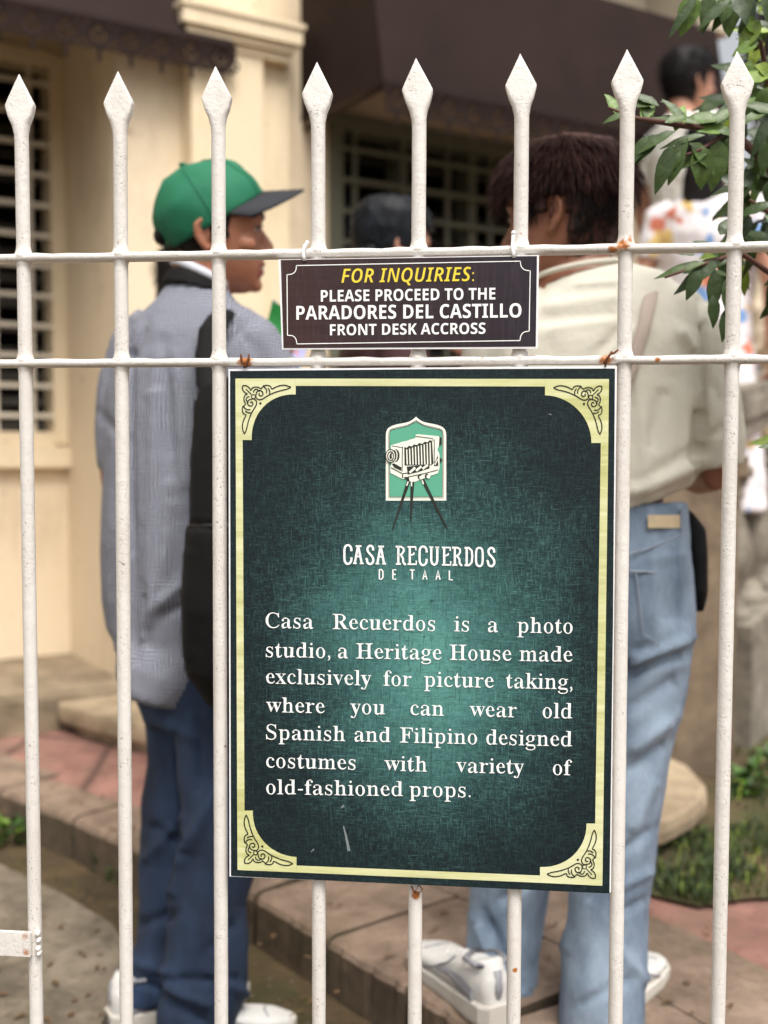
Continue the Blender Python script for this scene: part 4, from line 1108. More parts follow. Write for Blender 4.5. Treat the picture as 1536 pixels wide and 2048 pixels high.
# shirt
sh_ = MB()
ptube(sh_, [(392, 575, D1, 62, .064), (392, 600, D1, 78, .072), (392, 630, D1, 112, .085), (392, 665, D1, 142, .10), (394, 720, D1+.01, 158, .118), (384, 800, D1+.02, 168, .128), (376, 950, D1+.02, 170, .135), (374, 1100, D1+.02, 172, .14), (372, 1200, D1+.02, 168, .14), (366, 1290, D1+.02, 156, .135), (340, 1345, D1+.01, 126, .142), (322, 1368, D1, 104, .146), (314, 1380, D1, 86, .142), (312, 1386, D1, 70, .136)])
ptube(sh_, [(300, 640, D1+.01, 34, .05), (266, 685, D1+.03, 42, .055), (238, 760, D1+.05, 40, .056), (226, 860, D1+.05, 36, .056), (224, 940, D1+.04, 31, .05)])
ptube(sh_, [(470, 640, D1, 36, .05), (515, 680, D1, 46, .056), (548, 740, D1+.01, 48, .058), (580, 830, D1+.02, 46, .056), (596, 890, D1+.03, 40, .05)])
shirt = fuse('shirt', sh_, M['gingham'], m1, .008, 5, folds([
    (330, 720, 345, 1000, 9, -.009), (352, 740, 372, 980, 8, .007), (340, 960, 326, 1240, 10, .012), (310, 780, 300, 1250, 14, .010), (258, 700, 262, 1050, 9, -.012), (262, 1050, 275, 1330, 12, -.006),
    (285, 1280, 330, 1100, 9, .008), (318, 1210, 385, 1150, 10, .012), (320, 1235, 372, 1210, 8, -.010), (300, 1300, 290, 1190, 8, -.008), (240, 1050, 236, 1300, 12, .005), (500, 690, 470, 640, 8, -.006), (205, 830, 250, 880, 8, -.006),
    (292, 655, 262, 720, 7, -.007), (452, 690, 505, 640, 6, -.005)], .004, 7, (1, 1, .45)))
seam = MB()
def on_skin(pts, obj_depth, off): return [U(x, y, obj_depth) for x, y in pts]
ptube_c = MB()
ptube(ptube_c, [(398, 553, D1, 60, .066), (394, 568, D1, 66, .070), (391, 584, D1, 73, .075)])
col_ = fuse('collar', ptube_c, M['black_cloth'], m1, .005, 3)
for k, (mt_, nm) in enumerate((('collar_white', 'collar_trim'),)):
    cw = MB(); cpts = []
    c0_ = U(401, 549, D1)
    tdir = (U(342, 541, D1)-U(455, 590, D1)).normalized()
    for j in range(33):
        t = j*2*math.pi/32; cpts.append(c0_+tdir*(.060*math.cos(t))+FW*(.064*math.sin(t))+UPV*(0))
    cw.tube(cpts, [(.008, .004)]*33, 8, UPV); cw.build(nm, M[mt_], col_, True)
# jeans
def leg(mb, lst): ptube(mb, lst)
j1 = MB()
ptube(j1, [(385, 1230, D1+.01, 128, .105), (392, 1310, D1+.01, 130, .115), (398, 1390, D1, 128, .115), (402, 1440, D1, 110, .10)])
ptube(j1, [(350, 1360, D1+.05, 66, .085), (350, 1450, D1+.05, 60, .08), (352, 1520, D1+.05, 55, .078), (346, 1600, D1+.05, 60, .08), (342, 1690, D1+.05, 58, .076), (333, 1800, D1+.05, 54, .075), (322, 1890, D1+.04, 52, .078), (296, 1960, D1+.03, 56, .085), (284, 2008, D1+.02, 46, .082)])
ptube(j1, [(440, 1360, D1-.03, 84, .09), (436, 1450, D1-.04, 84, .088), (440, 1540, D1-.05, 82, .086), (446, 1620, D1-.06, 80, .084), (434, 1710, D1-.06, 84, .08), (416, 1800, D1-.06, 76, .078), (416, 1890, D1-.06, 83, .082), (410, 1970, D1-.06, 88, .088), (392, 2034, D1-.07, 84, .09), (390, 2052, D1-.07, 80, .086)])
fuse('jeans', j1, M['denim_dark'], m1, .008, 4, folds([(375, 1700, 440, 1560, 13, .016), (345, 1790, 372, 1690, 10, .012), (300, 1655, 365, 1690, 12, -.010), (292, 1720, 350, 1650, 10, .009), (275, 1850, 345, 1830, 10, -.010), (262, 1925, 335, 1945, 10, .012), (256, 1950, 330, 1985, 9, -.012),
    (330, 1975, 420, 2010, 10, .012), (335, 2000, 410, 2045, 9, -.012), (430, 1950, 495, 1990, 10, .010), (360, 1960, 480, 1960, 9, -.009), (320, 1440, 400, 1480, 14, .008), (345, 1480, 362, 1640, 10, .008), (440, 1480, 445, 1600, 12, .007), (470, 1850, 420, 1900, 12, -.008), (395, 1560, 395, 1440, 8, -.008)], .006, 8, (1, 1, .6)))
shoe('shoe', UG(232, 2056, 0), RT*.86+FW*.5, m1, .95)
d_ = (RT*.95+FW*.22).normalized(); shoe('shoe', UG(582, 2058, 0)-d_*.225, d_, m1, .80)
# backpack slung on one shoulder
bpk = thing('backpack', U(480, 1390, D1-.18), 'black backpack hanging from the shoulder of the gingham shirt', 'backpack')
b_ = MB()
ptube(b_, [(500, 752, D1-.19, 60, .04), (502, 772, D1-.19, 102, .06), (500, 860, D1-.20, 114, .075), (496, 1050, D1-.21, 118, .085), (492, 1060, D1-.21, 121, .088), (490, 1220, D1-.21, 124, .09), (490, 1330, D1-.20, 120, .085), (500, 1390, D1-.19, 92, .06), (505, 1402, D1-.19, 60, .04)])
bo_ = fuse('bag', b_, M['black_cloth'], bpk, .007, 5, folds([(372, 1050, 480, 1052, 6, -.008), (395, 800, 392, 1040, 10, .004), (380, 1100, 376, 1320, 14, .006)], .003, 10))
s2_ = MB()
ptube(s2_, [(458, 622, D1-.02, 20, .012), (440, 634, D1-.09, 26, .010), (424, 660, D1-.13, 28, .010), (416, 710, D1-.15, 27, .010), (418, 760, D1-.17, 28, .012), (430, 800, D1-.19, 28, .014)])
fuse('shoulder_strap', s2_, M['black_cloth'], bpk, .005, 3)
s3_ = MB()
ptube(s3_, [(452, 618, D1-.03, 12, .008), (480, 622, D1+.06, 22, .008), (500, 660, D1+.12, 24, .008), (505, 800, D1+.15, 24, .008), (498, 1000, D1+.12, 20, .008), (492, 1200, D1+.0, 16, .008)])
fuse('shoulder_strap', s3_, M['black_cloth'], bpk, .006, 3)
MB().tube([U(380, 1052, D1-.24), U(440, 1050, D1-.295), U(490, 1050, D1-.30), U(560, 1052, D1-.28)], .003, 8).build('zip_seam', plain('dark grey zip', (52, 52, 54), .5), bpk, True)
# leaflet he holds
lf = [(545, 598, 2.44), (622, 660, 2.44), (600, 742, 2.42), (520, 690, 2.42)]
mb = MB(); P4 = [U(*p) for p in lf]; rs = []
for i in range(9):
    a = P4[0]+(P4[3]-P4[0])*(i/8); b = P4[1]+(P4[2]-P4[1])*(i/8); bow = FW*.012*math.sin(i/8*math.pi)
    rs.append([a+bow, a+(b-a)*.5-FW*.01+bow, b+bow, b+bow+FW*.001, a+(b-a)*.5-FW*.009+bow, a+bow+FW*.001])
tag(mb.rings(rs).build('leaflet', M['leaflet'], None), 'folded green and lilac printed leaflet held in front of the gingham shirt', 'leaflet')

# --- man in the cream tee
D2 = 2.04
m2 = thing('person', UG(1130, 2060, KZ), 'brown haired man in cream tee and faded blue jeans seen from behind', 'person')
hf = -RT*math.cos(R(26))+FW*math.sin(R(26))
H2 = head_matrix(U(1128, 440, D2), hf, UPV, .99)
b2 = head_shapes((1,)).xf(H2)
ptube(b2, [(1150, 478, D2+.02, 64, .060), (1156, 520, D2+.01, 66, .062), (1160, 560, D2, 84, .07), (1170, 610, D2, 130, .08), (1180, 720, D2, 160, .09), (1195, 950, D2, 135, .08), (1225, 1100, D2, 100, .07)])
ptube(b2, [(1345, 640, D2, 38, .04), (1400, 760, D2-.01, 36, .038), (1430, 900, D2-.02, 32, .034), (1432, 950, D2-.02, 28, .03), (1400, 960, D2+.10, 26, .028), (1300, 930, D2+.24, 20, .02)])
ptube(b2, [(1010, 640, D2+.03, 38, .04), (970, 760, D2+.05, 34, .036), (955, 860, D2+.08, 30, .03), (990, 800, D2+.2, 24, .025), (1000, 740, D2+.26, 20, .02)])
b2.join(hand(U(1300, 930, D2+.24), -RT, UPV, .6, 1)); b2.join(hand(U(1000, 740, D2+.26), -RT*.5+UPV*.5, FW, .6, -1))
L2 = H2.inverted()
fuse('body', b2, [M['skin_b'], M['lips_b']], m2, .0045, 3, None, lambda c: 1 if LIP(L2 @ c) else 0)
eyes(H2, m2, M['hair_black'])
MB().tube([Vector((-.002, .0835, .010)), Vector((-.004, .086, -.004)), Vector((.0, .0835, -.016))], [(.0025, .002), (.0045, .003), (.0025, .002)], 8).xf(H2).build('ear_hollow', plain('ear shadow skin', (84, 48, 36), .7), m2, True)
hp = lambda p: (p.z > .056) or (p.x < -.032 and p.z > -.075+.3*(p.x+.09)) or (p.z > .030 and p.x < .060) or (abs(p.y) > .05 and .010 < p.x < .040 and p.z > .0)
hair_cap(m2, H2, hp, M['hair_brown'], .011, strands=6500, slen=.060, seed=5, rough=.004, fine_k=.34, lumps=[((.058, 0, .088), .046, .060, .028), ((.015, 0, .106), .070, .066, .026), ((-.045, .0, .090), .050, .064, .034)],
         top_only=lambda p: p.z > .062)
hair_cap(m2, H2, lambda p: p.z < .062 and (hp(p) or (p.y < -.04 and p.x < .035 and p.z > -.05)), M['hair_under'], .010, name='undercut', strands=3000, slen=.026, seed=6, rough=.005, fine_k=.42, top_only=lambda p: p.x < -.034 or p.z > .034 or p.x > .02)
t2_ = MB()
ptube(t2_, [(1158, 552, D2, 92, .078), (1162, 566, D2, 108, .088), (1172, 590, D2, 165, .095), (1180, 625, D2, 205, .105), (1182, 690, D2, 218, .120), (1186, 800, D2, 216, .125), (1194, 900, D2, 212, .128), (1204, 960, D2, 206, .13), (1214, 1000, D2, 190, .128), (1222, 1024, D2, 162, .118)])
ptube(t2_, [(1290, 592, D2, 44, .06), (1352, 622, D2, 56, .066), (1394, 690, D2-.01, 60, .07), (1418, 800, D2-.02, 58, .07), (1436, 890, D2-.02, 50, .066), (1442, 938, D2-.02, 42, .06)])
ptube(t2_, [(1070, 592, D2+.01, 44, .06), (1010, 622, D2+.02, 56, .066), (982, 690, D2+.03, 56, .07), (965, 800, D2+.05, 50, .066), (960, 880, D2+.06, 44, .06)])
fuse('tee', t2_, M['tee'], m2, .008, 5, folds([(1405, 640, 1398, 940, 9, -.022), (1085, 612, 1230, 596, 11, .005), (1080, 640, 1230, 630, 10, -.004), (1095, 660, 1230, 640, 9, .004), (1200, 700, 1262, 640, 10, -.008), (1360, 660, 1390, 700, 12, .012), (1262, 700, 1300, 960, 16, .008), (1330, 780, 1300, 900, 18, -.006),
    (1262, 985, 1385, 935, 13, .011), (1270, 1010, 1400, 965, 11, -.007), (1290, 960, 1395, 900, 14, -.006), (1300, 1015, 1404, 985, 8, .006), (1416, 760, 1440, 800, 9, -.006), (1420, 870, 1460, 850, 8, -.006), (1150, 570, 1240, 562, 6, .005)], .005, 6))
nr_ = MB(); c0_ = U(1160, 552, D2)
MB().tube([c0_+(RT*.975+UPV*.15).normalized()*(.085*math.cos(t))+FW*(.078*math.sin(t)-.004)+UPV*.006 for t in (k*2*math.pi/40 for k in range(41))], [(.005, .003)]*41, 8, UPV).build('neckband', M['tee'], m2, True)
j2 = MB()
ptube(j2, [(1226, 1010, D2, 146, .105), (1228, 1060, D2, 150, .112), (1230, 1150, D2, 156, .125), (1232, 1230, D2, 154, .125), (1228, 1300, D2, 150, .115)])
ptube(j2, [(1290, 1240, D2-.01, 96, .11), (1284, 1340, D2-.01, 90, .10), (1268, 1430, D2-.02, 88, .092), (1250, 1520, D2-.02, 88, .088), (1228, 1640, D2-.03, 86, .084), (1222, 1760, D2-.04, 80, .08), (1216, 1860, D2-.04, 80, .08), (1206, 1960, D2-.05, 82, .084), (1202, 2060, D2-.05, 84, .088)])
ptube(j2, [(1160, 1240, D2+.02, 88, .10), (1140, 1340, D2+.04, 86, .092), (1105, 1460, D2+.07, 84, .086), (1062, 1600, D2+.10, 84, .082), (1026, 1740, D2+.13, 83, .08), (1012, 1830, D2+.14, 78, .08), (1003, 1910, D2+.14, 73, .08), (998, 1990, D2+.13, 76, .090), (1000, 2030, D2+.12, 74, .090)])
jn2 = fuse('jeans', j2, M['denim_light'], m2, .008, 4, folds([(1262, 1325, 1370, 1280, 9, .014), (1260, 1345, 1365, 1310, 9, -.014), (1265, 1300, 1330, 1290, 7, -.006), (1262, 1500, 1340, 1440, 14, .012), (1262, 1540, 1335, 1490, 12, -.010), (1262, 1660, 1310, 1560, 14, .010), (1255, 1420, 1350, 1360, 14, -.009), (1250, 1700, 1300, 1660, 9, -.008), (1235, 1780, 1300, 1745, 8, .008), (1235, 1830, 1295, 1800, 8, -.008), (1240, 1900, 1290, 1960, 10, .008),
    (1130, 1900, 1180, 1800, 14, .010), (1160, 2010, 1260, 1960, 10, -.008), (950, 1850, 1000, 1960, 9, .012), (975, 1840, 1030, 1950, 9, -.012), (940, 1975, 1060, 1990, 7, .008), (1000, 1800, 1070, 1760, 9, -.008), (1290, 1120, 1370, 1110, 7, .003)], .005, 8, (1, 1, .7)))
# yoke seam, back pocket, waistband patch
def surf(x, y, cx, cy_r, rx, rz, off=.004):
    """a point on the back of an oval (centre x, half width rx px, half depth rz m) as seen by the camera"""
    k = max(-.98, min(.98, (x-cx)/rx)); return U(x, y, D2-math.sqrt(1-k*k)*rz-off)
def seamline(pts, cx, rx, rz, r_, mat, nm):
    mb = MB()
    for a, b in zip(pts[:-1], pts[1:]):
        pass
    q = []
    for (x0, y0), (x1, y1) in zip(pts[:-1], pts[1:]):
        for k in range(8): q.append((x0+(x1-x0)*k/8, y0+(y1-y0)*k/8))
    q.append(pts[-1])
    mb.tube([surf(x, y, cx, 0, rx, rz) for x, y in q], r_, 6); mb.build(nm, mat, jn2, True)
M['thread'] = plain('pale denim thread', (146, 156, 170), .8, .1)
seamline([(1240, 1112), (1300, 1096), (1345, 1076), (1372, 1066)], 1230, 157, .127, .0016, M['thread'], 'yoke_seam')
seamline([(1258, 1142), (1320, 1146), (1378, 1136)], 1230, 160, .131, .0022, M['thread'], 'pocket_seam')
seamline([(1272, 1146), (1278, 1200), (1286, 1266), (1330, 1300), (1372, 1270), (1380, 1140)], 1230, 162, .133, .0012, M['thread'], 'pocket_seam')
mb = MB(); rs = []
for y in (1030, 1036, 1052, 1056): rs.append([surf(x, y, 1228, 0, 158, .120, o_) for x, o_ in ((1296, .010), (1312, .012), (1330, .012), (1350, .012), (1362, .011), (1362, .004), (1330, .004), (1296, .004))])
mb.rings(rs).build('waist_patch', M['leather'], jn2)
for k, (x, y) in enumerate(((1366, 1038),)):
    MB().rings([[surf(x_, y_, 1228, 0, 158, .122, .012-o_) for x_, o_ in ((x-5, 0), (x+5, 0), (x+5, .004), (x-5, .004))] for y_ in (1016, 1040, 1062)]).build('belt_loop', M['denim_light'], jn2)
shoe('shoe', UG(990, 2046, KZ), -RT*.42+FW*.90, m2, 1.0)
shoe('shoe', UG(1212, 2048, KZ), RT*.52+FW*.85, m2, .90)
# crossbody pouch
pch = thing('pouch', U(1392, 1220, D2+.06), 'small black pouch hanging at the hip beside the faded jeans', 'bag')
pp = MB()
ptube(pp, [(1376, 1024, D2+.02, 8, .02), (1384, 1060, D2+.03, 26, .04), (1386, 1110, D2+.03, 26, .05), (1388, 1180, D2+.03, 24, .05), (1392, 1200, D2+.03, 18, .04), (1394, 1222, D2+.03, 10, .03)])
ptube(pp, [(1398, 1195, D2, 8, .010), (1404, 1192, D2, 8, .010)])
fuse('bag', pp, M['black_cloth'], pch, .005, 3)
sp_ = MB()
ptube(sp_, [(1302, 574, D2+.03, 11, .004), (1305, 578, D2-.06, 13, .004), (1298, 610, D2-.118, 13, .0035), (1286, 660, D2-.134, 13, .0035), (1268, 720, D2-.142, 13, .0035), (1225, 830, D2-.145, 13, .0035), (1150, 960, D2-.148, 13, .0035), (1070, 1060, D2-.13, 12, .0035), (1040, 1100, D2-.02, 12, .004)])
sp_.build('strap', M['strap_grey'], pch, True)

# --- a standing visitor, for the people farther back
def visitor(at, facing, H, label, top, low, hair, skin_, skirt=False, arms=('down', 'down'), hairpred=None, hairkw=None, long_hair=0, sleeves=.6, wide=1.0, shoes=True):
    t = thing('person', at, label, 'person')
    x = Vector(facing); x.z = 0; x.normalize(); y = Vector((0, 0, 1)).cross(x); k = H/1.70
    W = lambda a, b, c: Vector(at)+(x*a*wide+y*b*wide+Vector((0, 0, c)))*k
    hm = head_matrix(W(.015/wide, 0, 1.58), x, (0, 0, 1), k)
    b = head_shapes().xf(hm)
    def tb(mb, pts, rad): mb.tube([W(*p) for p in pts], [(r[0]*k*wide, r[1]*k*wide) if isinstance(r, tuple) else r*k for r in rad], 18, y)
    tb(b, [(-.01, 0, 1.54), (-.02, 0, 1.46), (-.02, 0, 1.40), (-.01, 0, 1.2), (0, 0, .95)], [.052, .056, (.12, .07), (.14, .09), (.13, .09)])
    for s_ in (1, -1): tb(b, [(0, s_*.09, .95), (.01, s_*.09, .5), (0, s_*.09, .09)], [.07, .05, .035])
    tp = MB()
    tb(tp, [(-.02, 0, 1.455), (-.02, 0, 1.43), (-.02, 0, 1.395), (-.01, 0, 1.30), (0, 0, 1.12), (0, 0, .96), (0, 0, .88)], [(.065, .06), (.115, .075), (.175, .092), (.19, .115), (.17, .115), (.175, .12), (.178, .122)])
    for s_, am in zip((1, -1), arms):
        el = (-.03, s_*.25, 1.11); wr = (.02, s_*.25, .87) if am == 'down' else (.24, s_*.12, 1.10)
        sh = (-.02, s_*.175, 1.385)
        tb(b, [sh, el, wr], [.046, .038, .027]); b.join(hand(W(*wr), W(*wr)-W(*el), -y*s_ if am == 'down' else Vector((0, 0, 1)), .6, -s_, k))
        m_ = tuple(p+(q-p)*min(1, sleeves) for p, q in zip(sh, el))
        pts = [(-.02, s_*.13, 1.395), sh, m_]; rd = [.055, .062, .058]
        if sleeves > 1:
            pts = [(-.02, s_*.13, 1.395), sh, el, tuple(p+(q-p)*.85 for p, q in zip(el, wr))]; rd = [.055, .064, .054, .040]
        tb(tp, pts, rd)
    fuse('body', b, skin_, t, .006, 3); eyes(hm, t, hair)
    rng = Vector(at)
    fuse('top', tp, top, t, .010, 4, lambda p, n: n*.008*noise.fractal((p-rng)*7, .8, 2, 3))
    lo_ = MB()
    if skirt:
        tb(lo_, [(0, 0, 1.0), (0, 0, .85), (0, 0, .5), (0, 0, .25)], [(.15, .115), (.185, .14), (.22, .18), (.25, .21)])
    else:
        tb(lo_, [(0, 0, 1.0), (0, 0, .88), (0, 0, .82)], [(.15, .11), (.17, .125), (.15, .11)])
        for s_ in (1, -1): tb(lo_, [(0, s_*.085, .90), (.01, s_*.09, .5), (0, s_*.09, .06)], [.09, .07, .062])
    fuse('skirt' if skirt else 'trousers', lo_, low, t, .010, 4, lambda p, n: n*.008*noise.fractal(p*8, .8, 2, 3))
    if shoes:
        for s_ in (1, -1): shoe('shoe', W(-.06, s_*.09, 0), x, t, .95*k)
    kw = dict(puff=.012, fine_k=.45, strands=900, slen=.05, rough=.005); kw.update(hairkw or {})
    if long_hair:
        L = long_hair/k
        kw['lumps'] = [((-.075, 0, -.03-L*.25), .045, .082, .09+L*.25), ((-.085, .01, -.06-L*.5), .038, .072, .06+L*.45)]
    hair_cap(t, hm, hairpred or (lambda p: p.z > .055 or (p.x < -.015 and p.z > -.07) or (p.z > 0 and p.x < .03)), hair, **kw)
    return t
def foot(x, ytop, d, H):
    """floor point under someone whose head top is at pixel (x, ytop) at camera depth d"""
    p = U(x, ytop, d); return Vector((p.x, p.y, p.z-H))
visitor(foot(776, 414, 3.0, 1.62), RT*.95+FW*.3, 1.62, 'person with blue black hair and dark maroon top, mostly behind the two signs', M['maroon'], M['dark_trousers'], M['hair_blue'], M['skin_c'], arms=('bent', 'bent'), long_hair=.25, hairkw=dict(strands=200))
visitor(foot(378, 500, 3.2, 1.52), FW*.5+RT*.85, 1.52, 'dark haired person hidden behind the man in the green cap', M['dark_trousers'], M['dark_trousers'], M['hair_black'], M['skin_c'], long_hair=.06)
vA = foot(1372, 110, 4.62, 1.70)
visitor(vA, RT*.92+FW*.35, 1.70, 'black haired person in white blouse and pale skirt high on the stairs, looking right', M['white_cloth'], M['pale_green_cloth'], M['hair_black'], M['skin_c'], skirt=True, wide=1.0)
vB = foot(1418, 258, 4.05, 1.60)
visitor(vB, FW*.8+RT*.5, 1.60, 'long haired person in floral dress on the stairs behind the leaves', M['floral'], M['floral'], M['hair_black'], M['skin_c'], skirt=True, long_hair=.34, hairkw=dict(strands=200))
visitor(foot(1592, 380, 5.3, 1.62), -RT*.5+FW*.8, 1.6, 'person in loose cream jacket cut off by the right edge of the picture', M['cream_cloth'], M['cream_cloth'], M['hair_black'], M['skin_c'], sleeves=1.2, wide=1.12)

# ------------------------------------------------------------------ plants
def leaf_mesh(mb, tones, base, dirv, nrm, L, Wd, tone, fold=.35, droop=.25, serr=0):
    """one leaf blade with a midrib fold, drooping tip and wavy edge"""
    x = Vector(dirv).normalized(); z = Vector(nrm); z = (z-x*z.dot(x)).normalized(); y = z.cross(x)
    k = len(mb.v); n = 6
    for i in range(n+1):
        t = i/n; w_ = Wd*.5*(math.sin(math.pi*min(1, t*.97+.03)**.85))**.9 if i not in (0, n) else .0006
        c = Vector(base)+x*(L*t)-z*(droop*L*t*t)
        e = w_*fold+.06*Wd*math.sin(i*2.3+L*90)
        mb.v += [c+y*w_+z*e, c, c-y*w_+z*e]
    for i in range(n):
        a = k+i*3; mb.f += [(a, a+1, a+4, a+3), (a+1, a+2, a+5, a+4)]
    tones += [tone]*(n*2)
def set_tone(o, tones):
    at = o.data.attributes.new('tone', 'FLOAT', 'FACE')
    for i, v in enumerate(tones): at.data[i].value = v
rnd = random.Random(11)
sb = thing('shrub', UG(1700, 1900, 0)+Vector((.25, .2, 0)), 'leafy shrub with glossy dark leaves reaching over the right end of the fence', 'shrub')
br = MB(); lv = MB(); tn = []
def branch(pts, r0, r1): 
    P = [U(*p) for p in pts]; n = len(P); br.tube(P, [r0+(r1-r0)*i/(n-1) for i in range(n)], 8)
branch([(1700, 1500, 1.75), (1660, 900, 1.72), (1600, 500, 1.66), (1540, 330, 1.60), (1460, 262, 1.55), (1360, 250, 1.52), (1270, 236, 1.50), (1216, 215, 1.49)], .012, .0015)
branch([(1600, 500, 1.66), (1545, 200, 1.62), (1520, 80, 1.60), (1440, -40, 1.58)], .006, .002)
branch([(1640, 760, 1.70), (1560, 560, 1.62), (1480, 505, 1.56), (1400, 530, 1.54), (1330, 555, 1.52)], .006, .0015)
branch([(1620, 620, 1.68), (1545, 430, 1.62), (1500, 400, 1.58)], .005, .002)
branch([(1460, 262, 1.55), (1400, 300, 1.53), (1340, 320, 1.52)], .003, .0012)
br.build('branch', M['twig'], sb, True)
def L_(x, y, ang, ln_, wd_, tone, d, tilt=0, droop=.2, roll=0):
    """leaf seen from the camera: base pixel, direction on the picture (degrees, 0 right, 90 up), length and width in px"""
    a = R(ang); dirv = RT*math.cos(a)+UPV*math.sin(a)+FW*tilt
    nrm = -FW+UPV*.5+RT*roll
    leaf_mesh(lv, tn, U(x, y, d), dirv, nrm, ln_*d/FPX*.90, wd_*d/FPX*.80, tone, .3, droop)
for q in [(1240, 232, 118, 62, 30, .80, 1.50), (1252, 228, 195, 52, 20, .45, 1.49), (1285, 240, 62, 62, 36, .82, 1.51, .2), (1300, 250, 100, 60, 26, .55, 1.51), (1318, 212, 150, 70, 26, .3, 1.51), (1330, 205, 160, 10, 6, .3, 1.52),
          (1318, 210, 175, 92, 24, .35, 1.51), (1350, 262, 70, 72, 34, .86, 1.52, .1), (1372, 250, 125, 80, 28, .52, 1.52), (1400, 248, 165, 110, 22, .48, 1.52), (1440, 240, 172, 80, 40, .66, 1.53), (1390, 262, 8, 95, 40, .74, 1.53), (1420, 250, 40, 70, 30, .6, 1.53),
          (1375, 275, 238, 105, 38, .42, 1.52), (1366, 300, 246, 80, 34, .38, 1.52), (1320, 268, 225, 90, 36, .30, 1.51), (1298, 270, 235, 86, 30, .28, 1.51), (1345, 290, 250, 110, 42, .22, 1.51), (1380, 285, 315, 90, 44, .5, 1.53), (1400, 290, 275, 95, 60, .55, 1.53), (1440, 280, 262, 110, 58, .5, 1.54), (1420, 300, 205, 95, 34, .45, 1.53),
          (1350, 262, 205, 92, 26, .35, 1.50), (1410, 270, 190, 100, 22, .33, 1.52), (1460, 270, 230, 85, 40, .25, 1.55), (1330, 245, 20, 60, 26, .6, 1.5), (1436, 262, 350, 60, 26, .4, 1.5),
          (1390, -10, 250, 90, 56, .7, 1.57), (1420, -20, 262, 92, 40, .35, 1.57), (1450, -16, 280, 95, 62, .62, 1.57), (1470, 0, 230, 80, 36, .4, 1.57), (1480, 30, 320, 75, 40, .8, 1.58), (1395, -8, 232, 105, 26, .2, 1.56), (1460, 0, 218, 92, 30, .25, 1.56),
          (1520, 40, 235, 85, 44, .9, 1.58), (1516, 86, 200, 60, 36, .85, 1.58), (1510, 130, 330, 85, 50, .95, 1.58), (1480, 165, 20, 85, 42, .9, 1.57), (1500, 120, 260, 70, 34, .8, 1.58), (1530, 180, 210, 80, 40, .6, 1.58), (1490, 200, 340, 60, 34, .7, 1.57),
          (1410, 525, 192, 112, 26, .45, 1.53), (1440, 522, 212, 120, 40, .15, 1.54), (1400, 540, 245, 70, 36, .12, 1.53), (1430, 540, 268, 92, 40, .12, 1.54), (1450, 560, 280, 85, 34, .1, 1.54), (1425, 590, 275, 72, 32, .1, 1.54), (1390, 510, 165, 60, 22, .2, 1.53), (1462, 520, 190, 105, 34, .18, 1.55), (1440, 505, 150, 64, 26, .2, 1.54), (1470, 580, 262, 95, 36, .14, 1.56), (1450, 620, 268, 70, 28, .14, 1.55),
          (1440, 470, 60, 46, 32, .15, 1.53), (1452, 476, 250, 44, 24, .35, 1.53)]:
    L_(*q)
# the thick part of the shrub at the edge
for i in range(460):
    y = rnd.uniform(-60, 640) if i < 380 else rnd.uniform(600, 900); lo = 1452+20*math.sin(y*.02)+(40 if 40 < y < 160 else 0)
    if y > 560: lo = 1560
    x = rnd.uniform(lo, lo+330)
    if 600 < y < 830 and x < 1620: continue
    tone = min(1, max(0, rnd.gauss(.28, .2)+(.35 if 60 < y < 190 and rnd.random() < .5 else 0)))
    if y > 300 and rnd.random() < .12: tone = .95
    L_(x, y, rnd.choice([200, 230, 250, 270, 290, 160, 320])+rnd.uniform(-25, 25), rnd.uniform(60, 112), rnd.uniform(24, 46), tone, rnd.uniform(1.52, 1.9), rnd.uniform(-.4, .4), rnd.uniform(.0, .4), rnd.uniform(-.6, .6))
lo_ = lv.build('foliage', M['leaf'], sb, True); set_tone(lo_, tn)
# small weeds
def weed(p, s_, n, seed, label):
    r_ = random.Random(seed); mb = MB(); tn_ = []
    for i in range(n):
        a = r_.uniform(0, 6.28); e = r_.uniform(.15, 1.2); dv = Vector((math.cos(a)*math.cos(e), math.sin(a)*math.cos(e), math.sin(e)))
        st_ = Vector(p)+Vector((math.cos(a)*s_*.5*r_.random(), math.sin(a)*s_*.5*r_.random(), s_*r_.uniform(0, .8)))
        leaf_mesh(mb, tn_, st_, dv, (dv.x*-.3, dv.y*-.3, 1), s_*r_.uniform(.35, .75), s_*r_.uniform(.2, .42), min(1, r_.uniform(.2, .95)))
    o = mb.build('weed', M['weed'], None, True); set_tone(o, tn_); return tag(o, label, 'weed', 'small green weeds on the ground')
weed(UG(135, 1440, KZ), .055, 26, 1, 'bright weed growing at the foot of the curved stone step')
weed(UG(22, 1690, 0), .08, 30, 2, 'leafy weed against the kerb at the left edge')
weed(UG(205, 1742, 0), .045, 22, 3, 'tiny weed under the kerb between the two left pickets')
weed(UG(232, 1762, 0), .04, 22, 4, 'low weed in the moss beside the navy jeans')
weed(UG(1500, 1592, KZ), .085, 40, 5, 'round leafy weed on the dark soil at the right edge')
weed(UG(1532, 1540, KZ), .07, 26, 6, 'taller weed behind the round leafy weed at the right edge')
weed(UG(515, 1876, 0), .035, 16, 7, 'tiny weed at the kerb foot below the large sign')
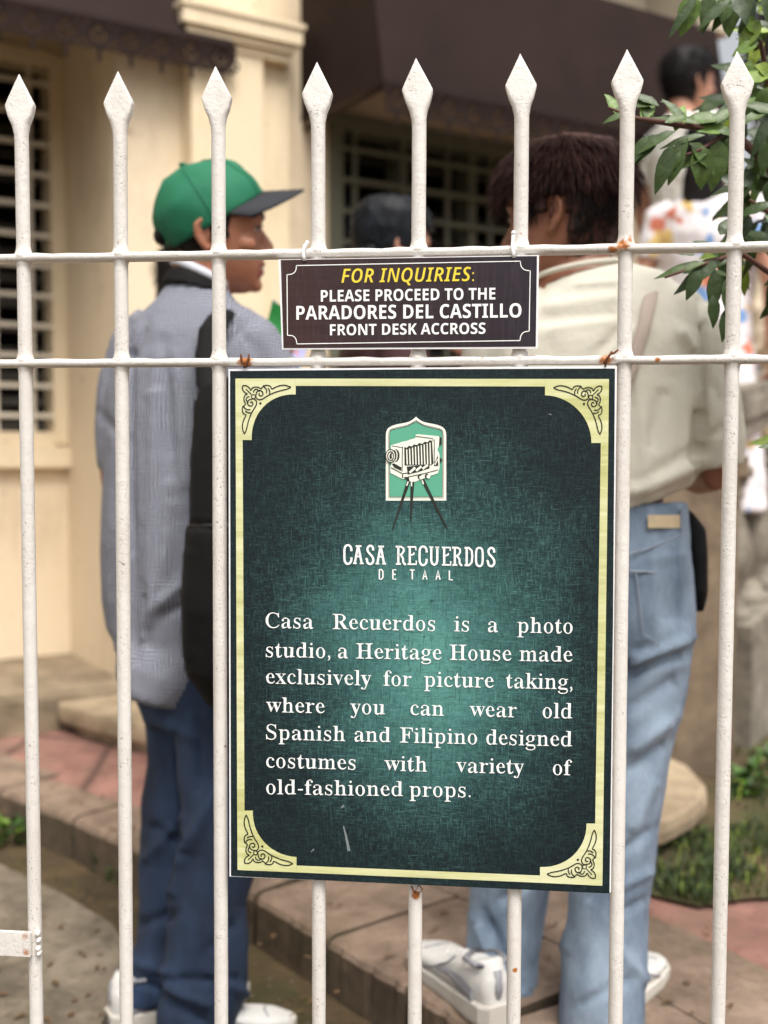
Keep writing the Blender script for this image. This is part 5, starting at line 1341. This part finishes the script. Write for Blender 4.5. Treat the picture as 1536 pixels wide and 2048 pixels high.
# grass and moss blades
def blades(name, pts, n, h, seed, z, keep=None):
    r_ = random.Random(seed); mb = MB(); tn_ = []
    xs_ = [p[0] for p in pts]; ys_ = [p[1] for p in pts]
    def inside(x, y):
        c = False
        for (x0, y0), (x1, y1) in zip(pts, pts[1:]+pts[:1]):
            if (y0 > y) != (y1 > y) and x < (x1-x0)*(y-y0)/(y1-y0)+x0: c = not c
        return c
    m_ = 0
    while m_ < n:
        x, y = r_.uniform(min(xs_), max(xs_)), r_.uniform(min(ys_), max(ys_))
        if not inside(x, y): continue
        p = UG(x, y, z)
        if noise.noise(p*6) < -.15 and r_.random() < .8: m_ += 1; continue
        m_ += 1
        a = r_.uniform(0, 6.28); hh = h*r_.uniform(.4, 1.1); ln_ = Vector((math.cos(a), math.sin(a), 0)); w_ = Vector((-ln_.y, ln_.x, 0))*h*.055
        b0 = p; b1 = p+ln_*hh*.22+ZV*hh*.65; b2_ = p+ln_*hh*.6+ZV*hh*.9
        mb.add([b0-w_, b0+w_, b1+w_*.8, b1-w_*.8, b2_], [(0, 1, 2, 3), (3, 2, 4)]); tn_ += [r_.random()]*2
    o = mb.build(name, M['grass'], None); set_tone(o, tn_); return tag(o, kind='stuff')
blades('grass', [(1296, 1786), (1310, 1700), (1380, 1650), (1540, 1668), (1640, 1700), (1640, 1790), (1500, 1800), (1400, 1812)], 2600, .035, 3, KZ+.006)
blades('grass', [(1440, 1600), (1470, 1480), (1640, 1420), (1640, 1690), (1480, 1670)], 500, .05, 4, KZ+.006)
blades('moss', [(-80, 1640), (0, 1690), (160, 1770), (300, 1860), (620, 2000), (700, 2090), (420, 2090), (300, 1950), (230, 1850), (120, 1790), (-80, 1700)], 3500, .010, 5, .001)
# fallen bits on the paving
lt = random.Random(4)
gv = MB()
for i in range(420):
    x, y = lt.uniform(-40, 1560), lt.uniform(1560, 2080); p = UG(x, y, 0)
    # on the low ground only
    e = min((abs(q.x-p.x), q) for q in kt)[1]
    s_ = lt.uniform(.002, .007)
    yk = None
    for a, b in zip(kt[:-1], kt[1:]):
        if a.x <= p.x <= b.x: yk = a.y+(b.y-a.y)*(p.x-a.x)/(b.x-a.x)
    if yk is None or p.y > yk-.02 or p.y < .15: continue
    gv.ell(p+ZV*s_*.3, s_, s_*.8, s_*.6, n=6, m=4)
tag(gv.build('gravel', M['slab'], None), kind='stuff')

# dry leaves and bits blown on to the paving
lr = random.Random(21); dl = MB(); dt = []
spots_ = [(lr.uniform(520, 1240), lr.uniform(1800, 2040), KZ+.004) for _ in range(26)]+[(lr.uniform(0, 300), lr.uniform(1450, 1660), KZ+.004) for _ in range(18)]+[(lr.uniform(0, 220), lr.uniform(1790, 2040), .037) for _ in range(26)]+[(lr.uniform(1290, 1530), lr.uniform(1800, 2040), KZ+.004) for _ in range(12)]
for x, y, z in spots_:
    a = lr.uniform(0, 6.28)
    leaf_mesh(dl, dt, UG(x, y, z)+ZV*.003, (math.cos(a), math.sin(a), .12), (lr.uniform(-.2, .2), lr.uniform(-.2, .2), 1), lr.uniform(.010, .034), lr.uniform(.005, .013), 0, .3, .2)
tag(dl.build('leaf_litter', plain('dry brown leaf', (104, 78, 50), .8, .35, 60), None, True), kind='stuff')
